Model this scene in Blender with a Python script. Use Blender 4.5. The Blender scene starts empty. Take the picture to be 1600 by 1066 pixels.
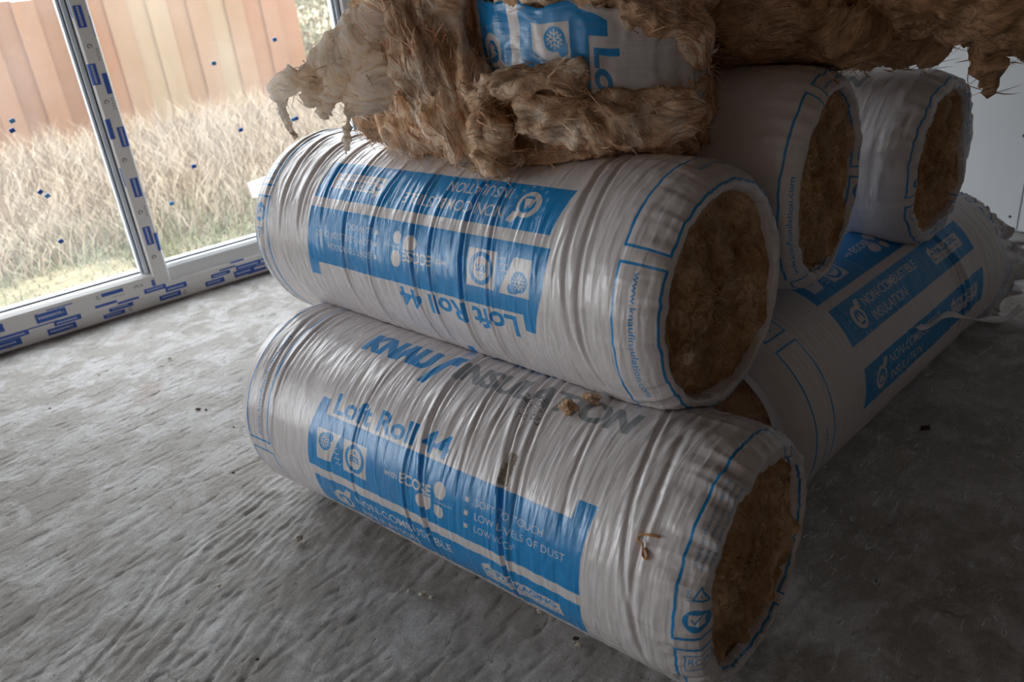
import bpy, bmesh, math, random
import numpy as np
from mathutils import Vector, Matrix, Euler
random.seed(7); rng = np.random.default_rng(7)
S = bpy.context.scene; COL = S.collection
PI = math.pi; sin, cos = math.sin, math.cos

# ------------------------------------------------------------------ camera, world, light, exposure
PITCH, ROLL, CAM_H, FPX = 0.44547, -0.10944, 1.13112, 1267.56
CAMP = np.array([0, 0, CAM_H])
_f = np.array([0, cos(PITCH), -sin(PITCH)]); _u = np.array([0, sin(PITCH), cos(PITCH)]); _r = np.array([1., 0, 0])
RT = _r * cos(ROLL) + _u * sin(ROLL); UP = _u * cos(ROLL) - _r * sin(ROLL)
cam = bpy.data.objects.new('camera', bpy.data.cameras.new('camera')); COL.objects.link(cam)
M = Matrix.Identity(4)
for i in range(3):
    M[i][0], M[i][1], M[i][2], M[i][3] = RT[i], UP[i], -_f[i], CAMP[i]
cam.matrix_world = M; cam.data.sensor_width = 36; cam.data.lens = FPX * 36 / 1600; cam.data.clip_start = .02; cam.data.clip_end = 300
S.camera = cam
cam.data.dof.use_dof = True; cam.data.dof.focus_distance = 1.6; cam.data.dof.aperture_fstop = 4.5
wd = bpy.data.worlds.new('overcast'); S.world = wd; wd.use_nodes = True
bg = wd.node_tree.nodes['Background']; bg.inputs[0].default_value = (.955, .965, 1.0, 1); 
_nt = wd.node_tree; _tc = _nt.nodes.new('ShaderNodeTexCoord'); _sp = _nt.nodes.new('ShaderNodeSeparateXYZ'); _mr = _nt.nodes.new('ShaderNodeMapRange')   # bright overcast sky, brightest overhead
_nt.links.new(_tc.outputs['Generated'], _sp.inputs[0]); _nt.links.new(_sp.outputs['Z'], _mr.inputs[0]); _mr.inputs[1].default_value = 0; _mr.inputs[2].default_value = 1
SKY = 3.85; _mr.inputs[3].default_value = SKY * .62; _mr.inputs[4].default_value = SKY; _nt.links.new(_mr.outputs[0], bg.inputs[1])
S.view_settings.view_transform = 'Standard'; S.view_settings.look = 'None'; S.view_settings.gamma = 1; S.view_settings.use_curve_mapping = False
S.view_settings.exposure = 1.35
cy = S.cycles; cy.use_denoising = True; cy.max_bounces = 8; cy.diffuse_bounces = 5; cy.glossy_bounces = 3; cy.transmission_bounces = 4
cy.transparent_max_bounces = 12; cy.caustics_reflective = False; cy.caustics_refractive = False

# room frame: origin on the window line, W along the window, N out through the glass
WY = .62
O = np.array([-1.4145, 3.026, 0.]); W = np.array([cos(WY), sin(WY), 0]); N = np.array([-sin(WY), cos(WY), 0])
def wp(t, n, z): return O + W * t + N * n + np.array([0, 0, z])
TL, TR, NF = -7.0, 2.59, -5.6        # room extents
HEAD = 1.95
WT0, WT1 = -.78, 1.5                # glazing extents along the window wall
WF0, WF1 = -6.6, -1.9                # second run of glazing, farther left along the same wall
for p0, p1 in ((WT0, WT1), (WF0, WF1)):
    pl = bpy.data.lights.new('sky_portal', 'AREA'); pl.shape = 'RECTANGLE'; pl.size = p1 - p0; pl.size_y = HEAD - .1
    pl.cycles.is_portal = True; po = bpy.data.objects.new('sky_portal', pl); COL.objects.link(po)
    mm = Matrix((tuple(W), (0, 0, 1), tuple(N))).transposed().to_4x4()   # local -z faces into the room
    mm.translation = Vector(wp((p0 + p1) / 2, .09, .1 + (HEAD - .1) / 2)); po.matrix_world = mm

# ------------------------------------------------------------------ helpers
def link(o, parent=None):
    COL.objects.link(o)
    if parent is not None:
        o.parent = parent
        o.matrix_parent_inverse = parent.matrix_world.inverted() if parent.type != 'X' else o.matrix_parent_inverse
    return o
def tag(o, label=None, cat=None, group=None, kind=None):
    for k, v in (('label', label), ('category', cat), ('group', group), ('kind', kind)):
        if v: o[k] = v
    return o
def empty(name, loc=(0, 0, 0)):
    o = bpy.data.objects.new(name, None); o.empty_display_size = .05; o.location = Vector(loc); COL.objects.link(o)
    bpy.context.view_layer.update() if False else None
    o.matrix_world = Matrix.Translation(Vector(loc)); return o
def meshobj(name, V, F, mat, parent=None, smooth=True, uv=None, col=None):
    me = bpy.data.meshes.new(name); V = np.asarray(V, np.float32)
    if isinstance(F, np.ndarray):
        nf, k = F.shape
        me.vertices.add(len(V)); me.vertices.foreach_set('co', V.ravel())
        me.loops.add(nf * k); me.loops.foreach_set('vertex_index', F.astype(np.int32).ravel())
        me.polygons.add(nf); me.polygons.foreach_set('loop_start', np.arange(0, nf * k, k, dtype=np.int32))
        try: me.polygons.foreach_set('loop_total', np.full(nf, k, np.int32))
        except Exception: pass
        me.update(calc_edges=True)
    else:
        me.from_pydata([tuple(map(float, v)) for v in V], [], F); me.update()
    if uv is not None:
        l = me.uv_layers.new(name='UVMap'); idx = np.empty(len(me.loops), np.int32); me.loops.foreach_get('vertex_index', idx)
        l.data.foreach_set('uv', np.asarray(uv, np.float32)[idx].ravel())
    if col is not None:
        a = me.color_attributes.new('tint', 'FLOAT_COLOR', 'POINT'); c4 = np.ones((len(V), 4), np.float32); c4[:, :3] = np.asarray(col, np.float32).reshape(len(V), -1)
        a.data.foreach_set('color', c4.ravel())
    if smooth: me.polygons.foreach_set('use_smooth', np.ones(len(me.polygons), bool))
    me.materials.append(mat); me.validate()
    o = bpy.data.objects.new(name, me); link(o, parent); return o
def boxmesh(name, lo, hi, mat, parent=None, bev=.0, frame=None, rot=0):
    """box given in room coordinates (t, n, z) unless frame says otherwise"""
    bm = bmesh.new(); bmesh.ops.create_cube(bm, size=1)
    lo = np.array(lo, float); hi = np.array(hi, float)
    for v in bm.verts: v.co = Vector((np.array(v.co) * (hi - lo) + (lo + hi) / 2).tolist())
    if bev: bmesh.ops.bevel(bm, geom=bm.edges[:], offset=bev, segments=2, affect='EDGES', profile=.5)
    fr = frame or wp
    for v in bm.verts: v.co = Vector(fr(*v.co))
    bmesh.ops.recalc_face_normals(bm, faces=bm.faces[:])
    me = bpy.data.meshes.new(name); bm.to_mesh(me); bm.free(); me.materials.append(mat)
    o = bpy.data.objects.new(name, me); link(o, parent); return o
def gridF(nu, nv, wrap=False):
    i = np.arange(nu - 1)[:, None] * nv; m = nv if wrap else nv - 1; j = np.arange(m)[None, :]; j2 = (j + 1) % nv
    return np.stack([i + j, i + nv + j, i + nv + j2, i + j2], -1).reshape(-1, 4)
def _h(x, y, z, s):
    n = (x * 374761393 + y * 668265263 + z * 2147483647 + s * 974634777) & 0xffffffff
    n = ((n ^ (n >> 13)) * 1274126177) & 0xffffffff; n = ((n ^ (n >> 15)) * 2246822519) & 0xffffffff
    return ((n ^ (n >> 16)) & 0xffffff) / float(0xffffff) * 2 - 1
def vn(P, seed=0):
    P = np.asarray(P, float); I = np.floor(P).astype(np.int64); f = P - I; f = f * f * f * (f * (f * 6 - 15) + 10); r = 0
    for dx in (0, 1):
        for dy in (0, 1):
            for dz in (0, 1):
                w = (f[:, 0] if dx else 1 - f[:, 0]) * (f[:, 1] if dy else 1 - f[:, 1]) * (f[:, 2] if dz else 1 - f[:, 2])
                r = r + w * _h(I[:, 0] + dx, I[:, 1] + dy, I[:, 2] + dz, seed)
    return r
def fbm(P, oct=4, seed=0, gain=.5):
    r = 0; a = 1
    for k in range(oct): r = r + a * vn(P, seed + k); P = P * 2.03 + 11.3; a *= gain
    return r
def ridged(P, oct=3, seed=0):
    r = 0; a = 1
    for k in range(oct): r = r + a * (1 - 2 * np.abs(vn(P, seed + k))); P = P * 2.1 + 5.7; a *= .5
    return r
def pix_ray(u, v):
    d = RT * (u - 800) / FPX - UP * (v - 533) / FPX + _f; return d
def floor_at(u, v, z=0.):
    d = pix_ray(u, v); return CAMP + d * ((z - CAM_H) / d[2])
def wall_tz(u, v, n=0.):
    d = pix_ray(u, v); t = ((O + N * n - CAMP) @ N) / (d @ N); P = CAMP + d * t; return (P - O) @ W, P[2]

# ------------------------------------------------------------------ materials
def mat(name, col=(.5, .5, .5), rough=.6, **k):
    m = bpy.data.materials.new(name); m.use_nodes = True; b = m.node_tree.nodes['Principled BSDF']
    b.inputs['Base Color'].default_value = (*col, 1); b.inputs['Roughness'].default_value = rough
    for kk, v in k.items(): b.inputs[kk.replace('_', ' ')].default_value = v
    return m
class NT:
    def __init__(s, m): s.t = m.node_tree; s.b = s.t.nodes['Principled BSDF']
    def n(s, typ, **k):
        x = s.t.nodes.new(typ)
        for a, v in k.items(): setattr(x, a, v)
        return x
    def l(s, a, b): s.t.links.new(a, b)
    def noise(s, vec, scale, detail=4, rough=.5, dist=0):
        x = s.n('ShaderNodeTexNoise'); x.inputs['Scale'].default_value = scale; x.inputs['Detail'].default_value = detail
        x.inputs['Roughness'].default_value = rough; x.inputs['Distortion'].default_value = dist
        if vec is not None: s.l(vec, x.inputs['Vector'])
        return x.outputs['Fac']
    def map(s, vec, scale=(1, 1, 1), rot=(0, 0, 0), loc=(0, 0, 0)):
        x = s.n('ShaderNodeMapping'); x.inputs['Scale'].default_value = scale; x.inputs['Rotation'].default_value = rot; x.inputs['Location'].default_value = loc
        s.l(vec, x.inputs['Vector']); return x.outputs[0]
    def ramp(s, fac, stops):
        x = s.n('ShaderNodeValToRGB'); e = x.color_ramp.elements
        while len(e) < len(stops): e.new(.5)
        for i, (p, c) in enumerate(stops): e[i].position = p; e[i].color = (*c, 1) if len(c) == 3 else c
        s.l(fac, x.inputs['Fac']); return x.outputs['Color']
    def mix(s, fac, a, b, mode='MIX'):
        x = s.n('ShaderNodeMix', data_type='RGBA', blend_type=mode)
        for sock, v in ((x.inputs[0], fac), (x.inputs[6], a), (x.inputs[7], b)):
            if isinstance(v, (int, float)): sock.default_value = v
            elif isinstance(v, tuple): sock.default_value = (*v, 1)
            else: s.l(v, sock)
        return x.outputs[2]
    def bump(s, h, strength=.5, dist=.002, nrm=None):
        x = s.n('ShaderNodeBump'); x.inputs['Strength'].default_value = strength; x.inputs['Distance'].default_value = dist
        s.l(h, x.inputs['Height'])
        if nrm is not None: s.l(nrm, x.inputs['Normal'])
        return x.outputs[0]
    def math(s, op, a, b=0.):
        x = s.n('ShaderNodeMath', operation=op)
        for sock, v in ((x.inputs[0], a), (x.inputs[1], b)):
            if isinstance(v, (int, float)): sock.default_value = v
            else: s.l(v, sock)
        return x.outputs[0]
    def coord(s, w='Object'): return s.n('ShaderNodeTexCoord').outputs[w]
    def attr(s, name): return s.n('ShaderNodeAttribute', attribute_name=name).outputs['Color']

def concrete():
    m = mat('concrete', rough=.92); t = NT(m); g = t.n('ShaderNodeNewGeometry').outputs['Position']
    big = t.noise(g, 1.6, 5, .6); mid = t.noise(g, 7, 7, .72, .5); fine = t.noise(g, 95, 6, .8); pit = t.noise(g, 38, 4, .65, .4); grit = t.noise(g, 420, 3, .7)
    base = t.ramp(big, [(.3, (.34, .315, .29)), (.5, (.42, .40, .375)), (.7, (.52, .505, .49))])
    base = t.mix(t.ramp(mid, [(.46, (0, 0, 0)), (.58, (.9, .9, .9))]), base, (.62, .61, .61))
    s1 = t.noise(t.map(t.map(g, rot=(0, 0, -.95)), scale=(10, 95, 10)), 1, 5, .65, .4); s2 = t.noise(t.map(t.map(g, rot=(0, 0, -1.42)), scale=(7, 70, 7)), 1, 5, .6, .5)
    reg = t.noise(t.map(g, loc=(3, 1, 0)), 2.1, 3, .55); mk = t.ramp(reg, [(.50, (0, 0, 0)), (.64, (.5, .5, .5))])
    x = t.n('ShaderNodeVectorMath', operation='DISTANCE'); t.l(g, x.inputs[0]); x.inputs[1].default_value = (-.78, 1.18, 0)
    fan = t.ramp(x.outputs['Value'], [(.18, (1, 1, 1)), (.50, (0, 0, 0))])
    gro = t.ramp(s1, [(.30, (0, 0, 0)), (.47, (1, 1, 1))]); gr2 = t.ramp(s2, [(.36, (0, 0, 0)), (.50, (1, 1, 1))])
    G = t.mix(mk, (1, 1, 1), gro); G = t.mix(fan, G, gr2)
    base = t.mix(t.math('MULTIPLY', t.math('SUBTRACT', 1., G), .30), base, (.20, .185, .17))
    base = t.mix(t.ramp(pit, [(.26, (.85, .85, .85)), (.37, (0, 0, 0))]), base, (.20, .175, .15))
    base = t.mix(t.ramp(grit, [(.30, (.9, .9, .9)), (.46, (0, 0, 0))]), base, (.20, .18, .165))
    base = t.mix(t.ramp(grit, [(.60, (0, 0, 0)), (.72, (.6, .6, .6))]), base, (.58, .57, .56))
    gou = t.noise(t.map(t.map(g, rot=(0, 0, -.8)), scale=(26, 70, 30)), 1, 4, .6, .6); gm = t.ramp(gou, [(.29, (1, 1, 1)), (.36, (0, 0, 0))]); base = t.mix(t.math('MULTIPLY', gm, .7), base, (.17, .15, .13))
    pinkish = t.noise(g, 3.7, 2, .5); base = t.mix(t.ramp(pinkish, [(.66, (0, 0, 0)), (.74, (.5, .5, .5))]), base, (.40, .30, .27))
    t.l(base, t.b.inputs['Base Color'])
    b0 = t.bump(mid, .6, .004); b1 = t.bump(G, .6, .0035, b0); b2 = t.bump(fine, 1., .006, b1); b3 = t.bump(pit, .7, .006, t.bump(t.ramp(gou, [(.26, (0, 0, 0)), (.40, (1, 1, 1))]), .8, .004, b2)); b4 = t.bump(grit, .7, .0022, b3)
    t.l(b4, t.b.inputs['Normal']); return m
def wool(name, a=(.50, .29, .16), b=(.78, .55, .37), c=(.97, .88, .76), trans=.18, sss=0.):
    m = mat(name, rough=.95); t = NT(m); g = t.coord('Object')
    fv = t.n('ShaderNodeAttribute', attribute_name='flow').outputs['Vector']
    n1 = t.noise(g, 11, 4, .6, 1.0); n2 = t.noise(t.map(fv, scale=(9, 85, 85)), 1, 5, .65, .9); n4 = t.noise(t.map(fv, scale=(22, 260, 260)), 1, 3, .6, .5); n3 = t.noise(g, 300, 3, .7)
    base = t.ramp(n1, [(.32, a), (.5, b), (.7, c)])
    base = t.mix(t.ramp(n2, [(.36, (.7, .7, .7)), (.5, (0, 0, 0))]), base, tuple(x * .72 for x in a))  # crevice shade painted in: low noise takes a darker colour
    base = t.mix(t.ramp(n2, [(.56, (0, 0, 0)), (.72, (.75, .75, .75))]), base, c)
    base = t.mix(1.0, base, t.attr('tint'), 'MULTIPLY')
    t.l(base, t.b.inputs['Base Color']); t.b.inputs['Specular IOR Level'].default_value = .12
    nr = t.bump(n3, .35, .002, t.bump(n4, .6, .003, t.bump(n2, .9, .007))); t.l(nr, t.b.inputs['Normal'])
    t.b.inputs['Subsurface Weight'].default_value = sss; t.b.inputs['Subsurface Radius'].default_value = (.05, .042, .033); t.b.inputs['Subsurface Scale'].default_value = 1.
    tr = t.n('ShaderNodeBsdfTranslucent'); t.l(base, tr.inputs[0]); mx = t.n('ShaderNodeMixShader'); mx.inputs[0].default_value = trans
    out = [n_ for n_ in t.t.nodes if n_.type == 'OUTPUT_MATERIAL'][0]; t.l(t.b.outputs[0], mx.inputs[1]); t.l(tr.outputs[0], mx.inputs[2]); t.l(mx.outputs[0], out.inputs[0]); return m
def film(name, img, dirt=.25, rough=.21):
    m = mat(name, rough=rough); t = NT(m); uv = t.coord('UV')
    im = t.n('ShaderNodeTexImage', image=img, extension='REPEAT', interpolation='Linear'); t.l(uv, im.inputs['Vector'])
    g = t.coord('Object'); d = t.noise(g, 6, 6, .65, .5); base = im.outputs['Color']
    base = t.mix(t.ramp(d, [(.5, (0, 0, 0)), (.85, (dirt, dirt, dirt))]), base, (.40, .34, .30))
    u = t.map(uv, scale=(120, 8, 1)); u2 = t.map(uv, scale=(420, 18, 1)); u3 = t.map(uv, scale=(40, 15, 1))
    w1 = t.noise(u, 1, 4, .6, .5); w2 = t.noise(u2, 1, 3, .6, .3); w3 = t.noise(u3, 1, 3, .55, .8)
    base = t.mix(t.ramp(w1, [(.30, (.12, .12, .12)), (.42, (0, 0, 0))]), base, (.30, .22, .17))  # wrinkle troughs darkened in the colour, like crease shade
    t.l(base, t.b.inputs['Base Color'])
    t.l(t.ramp(w3, [(.3, (rough * .85,) * 3), (.7, (rough * 1.5,) * 3)]), t.b.inputs['Roughness'])
    t.b.inputs['Specular IOR Level'].default_value = .75
    t.l(t.bump(w2, .7, .0008, t.bump(w1, .42, .0016, t.bump(w3, .25, .002))), t.b.inputs['Normal'])
    return m

# ------------------------------------------------------------------ flat print: drawn into in-memory images (no files)
_fc = {}
def text_tris(s, offset=0., shear=0.):
    k = (s, offset, shear)
    if k in _fc: return _fc[k]
    cu = bpy.data.curves.new('glyphs', 'FONT'); cu.body = s; cu.offset = offset; cu.shear = shear; cu.resolution_u = 4
    ob = bpy.data.objects.new('glyphs', cu); COL.objects.link(ob); dg = bpy.context.evaluated_depsgraph_get(); dg.update()
    me = bpy.data.meshes.new_from_object(ob.evaluated_get(dg)); me.calc_loop_triangles()
    V = np.array([v.co[:2] for v in me.vertices]); T = np.array([t.vertices[:] for t in me.loop_triangles])
    bpy.data.objects.remove(ob); bpy.data.curves.remove(cu); bpy.data.meshes.remove(me); _fc[k] = (V, T); return V, T
CAPH = np.ptp(text_tris('H')[0][:, 1])
class Sheet:
    """x to the right, y up, both in metres"""
    def __init__(s, x0, x1, y0, y1, w, h):
        s.x0, s.y0 = x0, y0; s.kx = w / (x1 - x0); s.ky = h / (y1 - y0); s.w, s.h = w, h; s.a = np.zeros((h, w), np.uint8)
    def tris(s, V, T, ink):
        X = (V[:, 0] - s.x0) * s.kx; Y = (V[:, 1] - s.y0) * s.ky
        for t in T:
            x = X[t]; y = Y[t]; ax, bx = int(max(0, x.min() - .5)), int(min(s.w - 1, x.max() + .5)); ay, by = int(max(0, y.min() - .5)), int(min(s.h - 1, y.max() + .5))
            if bx < ax or by < ay: continue
            gx = np.arange(ax, bx + 1)[None, :] + .5; gy = np.arange(ay, by + 1)[:, None] + .5
            d = (x[1] - x[0]) * (y[2] - y[0]) - (x[2] - x[0]) * (y[1] - y[0])
            if abs(d) < 1e-9: continue
            u = ((gx - x[0]) * (y[2] - y[0]) - (x[2] - x[0]) * (gy - y[0])) / d; v = ((x[1] - x[0]) * (gy - y[0]) - (gx - x[0]) * (y[1] - y[0])) / d
            sub = s.a[ay:by + 1, ax:bx + 1]; sub[(u >= -1e-6) & (v >= -1e-6) & (u + v <= 1.000001)] = ink
    def poly(s, P, ink):
        P = np.array(P, float); c = P.mean(0); V = np.vstack([P, c]); n = len(P)
        s.tris(V, [[i, (i + 1) % n, n] for i in range(n)], ink)
    def rect(s, x0, y0, x1, y1, ink): s.poly([(x0, y0), (x1, y0), (x1, y1), (x0, y1)], ink)
    def disc(s, x, y, r, ink, ry=None, n=28): s.poly([(x + r * cos(2 * PI * i / n), y + (ry or r) * sin(2 * PI * i / n)) for i in range(n)], ink)
    def line(s, pts, w, ink):
        for a, b in zip(pts[:-1], pts[1:]):
            a = np.array(a, float); b = np.array(b, float); d = b - a; L = np.linalg.norm(d) + 1e-9; d /= L; q = np.array([-d[1], d[0]]) * w / 2; a = a - d * w * .45; b = b + d * w * .45
            s.tris(np.array([a - q, b - q, b + q, a + q]), [[0, 1, 2], [0, 2, 3]], ink)
    def arc(s, x, y, r, a0, a1, w, ink, n=14): s.line([(x + r * cos(math.radians(a0 + (a1 - a0) * i / n)), y + r * sin(math.radians(a0 + (a1 - a0) * i / n))) for i in range(n + 1)], w, ink)
    def text(s, st, x, y, cap, ink, width=None, offset=0., shear=0., rot=0., align='L'):
        V, T = text_tris(st, offset, shear); V = V.copy() ; k = cap / CAPH; x0 = V[:, 0].min(); V[:, 0] -= x0
        kx = width / V[:, 0].max() if width else k; V = V * [kx, k]
        if align == 'C': V[:, 0] -= V[:, 0].max() / 2
        if rot: c_, s_ = cos(math.radians(rot)), sin(math.radians(rot)); V = np.stack([V[:, 0] * c_ - V[:, 1] * s_, V[:, 0] * s_ + V[:, 1] * c_], 1)
        s.tris(V + [x, y], T, ink)
    def image(s, name, pal, down=2):
        P = np.array(pal, np.float32); A = P[s.a]; h, w = s.h // down, s.w // down
        A = A[:h * down, :w * down].reshape(h, down, w, down, 3).mean((1, 3))
        A = np.where(A <= .0031308, A * 12.92, 1.055 * np.power(np.maximum(A, 1e-6), 1 / 2.4) - .055)
        im = bpy.data.images.new(name, w, h, alpha=False); px = np.ones((h, w, 4), np.float32); px[..., :3] = A
        im.pixels.foreach_set(px.ravel()); im.update(); im.pack(); return im
PAL = [(.70, .675, .69), (.008, .27, .66), (.28, .31, .335), (.04, .04, .045), (.33, .29, .235)]
WHITE, BLUE, GREY, BLACK, DIRT = range(5)
RAD = .2176; CIRC = 2 * PI * RAD; DEG = CIRC / 360
def bag_sheet(kind, w):
    sh = Sheet(-.06, 1.26, -CIRC, 0, w, int(w * CIRC / 1.32)); Y = lambda q: -q * DEG
    def R(s0, q0, s1, q1, ink): sh.rect(s0, Y(q0), s1, Y(q1), ink)
    def nc_band(q0, q1, full=True):
        sh.poly([(.274, Y(q0)), (.951, Y(q0)), (.945, Y(q1)), (.262, Y(q1))], BLUE); H = (q1 - q0) * DEG; m = (q0 + q1) / 2
        x = .345; sh.disc(x, Y(m + 1), .026, WHITE); sh.disc(x + .002, Y(m + 1), .017, BLUE); sh.poly([(x - .012, Y(m + 4)), (x + .014, Y(m + 4)), (x + .004, Y(m - 2)), (x, Y(m + 1)), (x - .006, Y(m - 1))], WHITE)
        sh.poly([(x + .008, Y(m - 4)), (x + .022, Y(m - 9)), (x + .036, Y(m - 8)), (x + .026, Y(m - 3))], WHITE)
        for i in range(9):
            a = 150 + i * 28; sh.text('NONCOMBUS'[i], x + .034 * cos(math.radians(a)), Y(m + 1) + .034 * sin(math.radians(a)), .006, WHITE, rot=a - 90)
        sh.text('NON-COMBUSTIBLE', .392, Y(q0 + .43 * (q1 - q0)), H * .25, WHITE, width=.27, offset=.006); sh.text('INSULATION', .392, Y(q0 + .86 * (q1 - q0)), H * .25, WHITE, width=.165, offset=.006)
        R(.733, q0 + .28 * (q1 - q0), .905, q0 + .70 * (q1 - q0), WHITE)
        sh.text('PACKAGING', .765, Y(q0 + .50 * (q1 - q0)), H * .17, BLUE, width=.13, offset=.03); sh.text('RECYCLABLE FILM', .765, Y(q0 + .65 * (q1 - q0)), H * .08, BLUE, width=.13)
        sh.arc(.748, Y(q0 + .48 * (q1 - q0)), .009, 30, 300, .004, BLUE)
        sh.poly([(.733, Y(q0 + .28 * (q1 - q0))), (.755, Y(q0 + .16 * (q1 - q0))), (.755, Y(q0 + .3 * (q1 - q0)))], WHITE)
    # main band with its two upturned ends
    sh.poly([(.289, Y(49.6)), (.313, Y(49.6)), (.313, Y(57.6)), (.271, Y(89.3)), (.264, Y(89.3)), (.268, Y(70))], BLUE)
    sh.poly([(.30, Y(57.6)), (.94, Y(57.6)), (.951, Y(89.3)), (.264, Y(89.3)), (.272, Y(72)), (.283, Y(57.6))], BLUE)
    sh.poly([(.925, Y(49.4)), (.960, Y(49.4)), (.951, Y(72)), (.952, Y(89.3)), (.92, Y(89.3)), (.922, Y(57.6))], BLUE)
    sh.text('Loft Roll 44', .330, Y(55.4), .0385, BLUE, width=.318, offset=.03)
    for dx in (-.0035, 0, .0035): sh.text('KNAU', .306 + dx, Y(16.6), .0485, BLUE, width=.190, offset=.035, shear=.10)
    sh.poly([(.494, Y(24.6)), (.512, Y(24.6)), (.533, Y(9)), (.551, Y(9)), (.553, Y(5.8)), (.537, Y(5.8)), (.541, Y(4)), (.557, Y(4)), (.559, Y(1.5)), (.532, Y(1.5)), (.522, Y(4))], BLUE)
    for dx in (-.0022, 0, .0022): sh.text('INSULATION', .560 + dx, Y(15.8), .047, GREY, width=.390, offset=.022, shear=.10)
    # cold / heat pictogram and recycled content pictogram
    R(.296, 65.6, .366, 82.8, WHITE); sh.poly([(.347, Y(82.9)), (.367, Y(82.9)), (.367, Y(65.5)), (.336, Y(82.9))], BLUE)
    sh.disc(.320, Y(72.2), .0185, BLUE); sh.disc(.338, Y(68.6), .009, BLUE); sh.disc(.330, Y(69), .010, BLUE)
    for a in range(0, 180, 60):
        for e_ in (-1, 1):
            for b_ in (-28, 28): sh.line([(.320 + e_ * .006 * cos(math.radians(a)), Y(72.2) + e_ * .006 * sin(math.radians(a))), (.320 + e_ * .0125 * cos(math.radians(a + b_)), Y(72.2) + e_ * .0125 * sin(math.radians(a + b_)))], .0018, WHITE)
        sh.line([(.320 - .014 * cos(math.radians(a)), Y(72.2) - .014 * sin(math.radians(a))), (.320 + .014 * cos(math.radians(a)), Y(72.2) + .014 * sin(math.radians(a)))], .0018, WHITE)
    for k in range(5):
        x = .344 + (4 - k) * .0042; sh.line([(x - .006, Y(81.8 - k * 2.6)), (x, Y(80.8 - k * 2.6)), (x + .005, Y(81.8 - k * 2.6)), (x + .011, Y(80.8 - k * 2.6))], .0016, WHITE)
    R(.378, 66, .446, 83.6, WHITE)
    for a in (95, 215, 335): sh.arc(.412, Y(74.8), .025, a, a + 95, .008, BLUE); p = math.radians(a + 104); sh.disc(.412 + .025 * cos(p), Y(74.8) + .025 * sin(p), .0065, BLUE, n=3)
    sh.text('80%', .412, Y(76.5), .012, BLUE, offset=.02, align='C'); sh.text('A', .412, Y(72.4), .009, BLUE, offset=.02, align='C')
    sh.text('with', .500, Y(74.6), .0125, WHITE, width=.034, offset=.012); sh.text('ECOSE', .541, Y(75.2), .019, WHITE, width=.084, offset=.03)
    sh.disc(.646, Y(70.4), .0145, WHITE, .0165); sh.rect(.6365, Y(74.6), .6535, Y(71), WHITE)
    sh.disc(.606, Y(79.6), .020, WHITE, .0145); sh.rect(.612, Y(79.6), .626, Y(75.9), WHITE)
    sh.disc(.645, Y(81.2), .0115, WHITE, .0125); sh.rect(.634, Y(81.2), .645, Y(78.2), WHITE); sh.text('TECHNOLOGY', .634, Y(77), .0045, WHITE, width=.045)
    for q, st, x1 in ((70.3, 'SOFT TO TOUCH', .876), (76.8, 'LOW LEVELS OF DUST', .922), (83.2, 'LOW VOCs*', .822)):
        R(.707, q - 2.9, .7155, q - .6, WHITE); sh.text(st, .730, Y(q), .0128, WHITE, width=x1 - .730, offset=-.004)
    nc_band(95, 118)
    if kind == 'rear': nc_band(132, 155)
    # outlined web-address frames round both ends
    def frame(s0, s1, q0, q1, left):
        sh.line([(s0, Y(q0)), (s1, Y(q0)), (s1, Y(q1)), (s0, Y(q1)), (s0, Y(q0))], .0045, BLUE)
        sh.text('www.knaufinsulation.com', s0 + (s1 - s0) * (.62 if left else .42), Y(q1 - 3), .0105, BLUE, width=.235, offset=.01, rot=90)
    for i, (q0, q1) in enumerate(((-26, 89.5), (96.5, 209), (216, 327))):
        for off in ((0, 360) if q0 < 0 else (0,)):
            frame(.052, .126, q0 + off, q1 + off, True); frame(1.112, 1.176, q0 + off, q1 + off, False)
            b = q1 + off - 8
            if i == 0:
                R(1.112 + .006, b + 6, 1.17, b - 62, WHITE); sh.disc(1.146, Y(80), .021, BLUE); R(1.134, 82.5, 1.158, 77, WHITE); sh.line([(1.139, Y(79.5)), (1.144, Y(81.6)), (1.153, Y(78))], .003, BLUE)
                sh.line([(1.137, Y(70.5)), (1.160, Y(70.5)), (1.149, Y(64.5)), (1.137, Y(70.5))], .003, BLUE); sh.text('LDPE', 1.133, Y(71), .006, BLUE, rot=90, width=.018); sh.text('4', 1.147, Y(69.5), .007, BLUE)
                for k in range(4): sh.text('Packaging film please recycle responsibly', 1.131 + k * .011, Y(58), .0048, BLUE, width=.15, rot=90)
            if i == 1: sh.line([(1.125, Y(q0 + 4)), (1.162, Y(q0 + 4)), (1.162, Y(q0 + 14)), (1.125, Y(q0 + 14)), (1.125, Y(q0 + 4))], .002, BLUE); sh.text('RCS', 1.13, Y(q0 + 10), .012, BLUE)
    if kind == 'front':       # ink-jet batch code and a cement scuff on the lower roll
        r = random.Random(3)
        for k in range(2):
            for i in range(150):
                x = .728 + r.random() * .022 + k * .028; q = 11 + r.random() * 15; sh.disc(x + (q - 11) * .0012, Y(q), .0009, BLACK, n=6)
        for i in range(420):
            q = 42 + r.random() * 14; x = .780 + (r.random() - .5) * .020 - (q - 42) * .0002; sh.disc(x, Y(q), .0005 + r.random() * .0022, DIRT, n=7)
        for i in range(90): sh.disc(.2 + r.random() * .8, Y(r.random() * 60), .0004 + r.random() * .0009, DIRT, n=6)
    return sh
img_front = bag_sheet('front', 4096).image('bag_print_front', PAL)
img_upper = bag_sheet('upper', 4096).image('bag_print_upper', PAL)
img_rear = bag_sheet('rear', 2400).image('bag_print_rear', PAL)
M_FRONT = film('film_front', img_front); M_UPPER = film('film_upper', img_upper); M_REAR = film('film_rear', img_rear, rough=.45)
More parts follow.
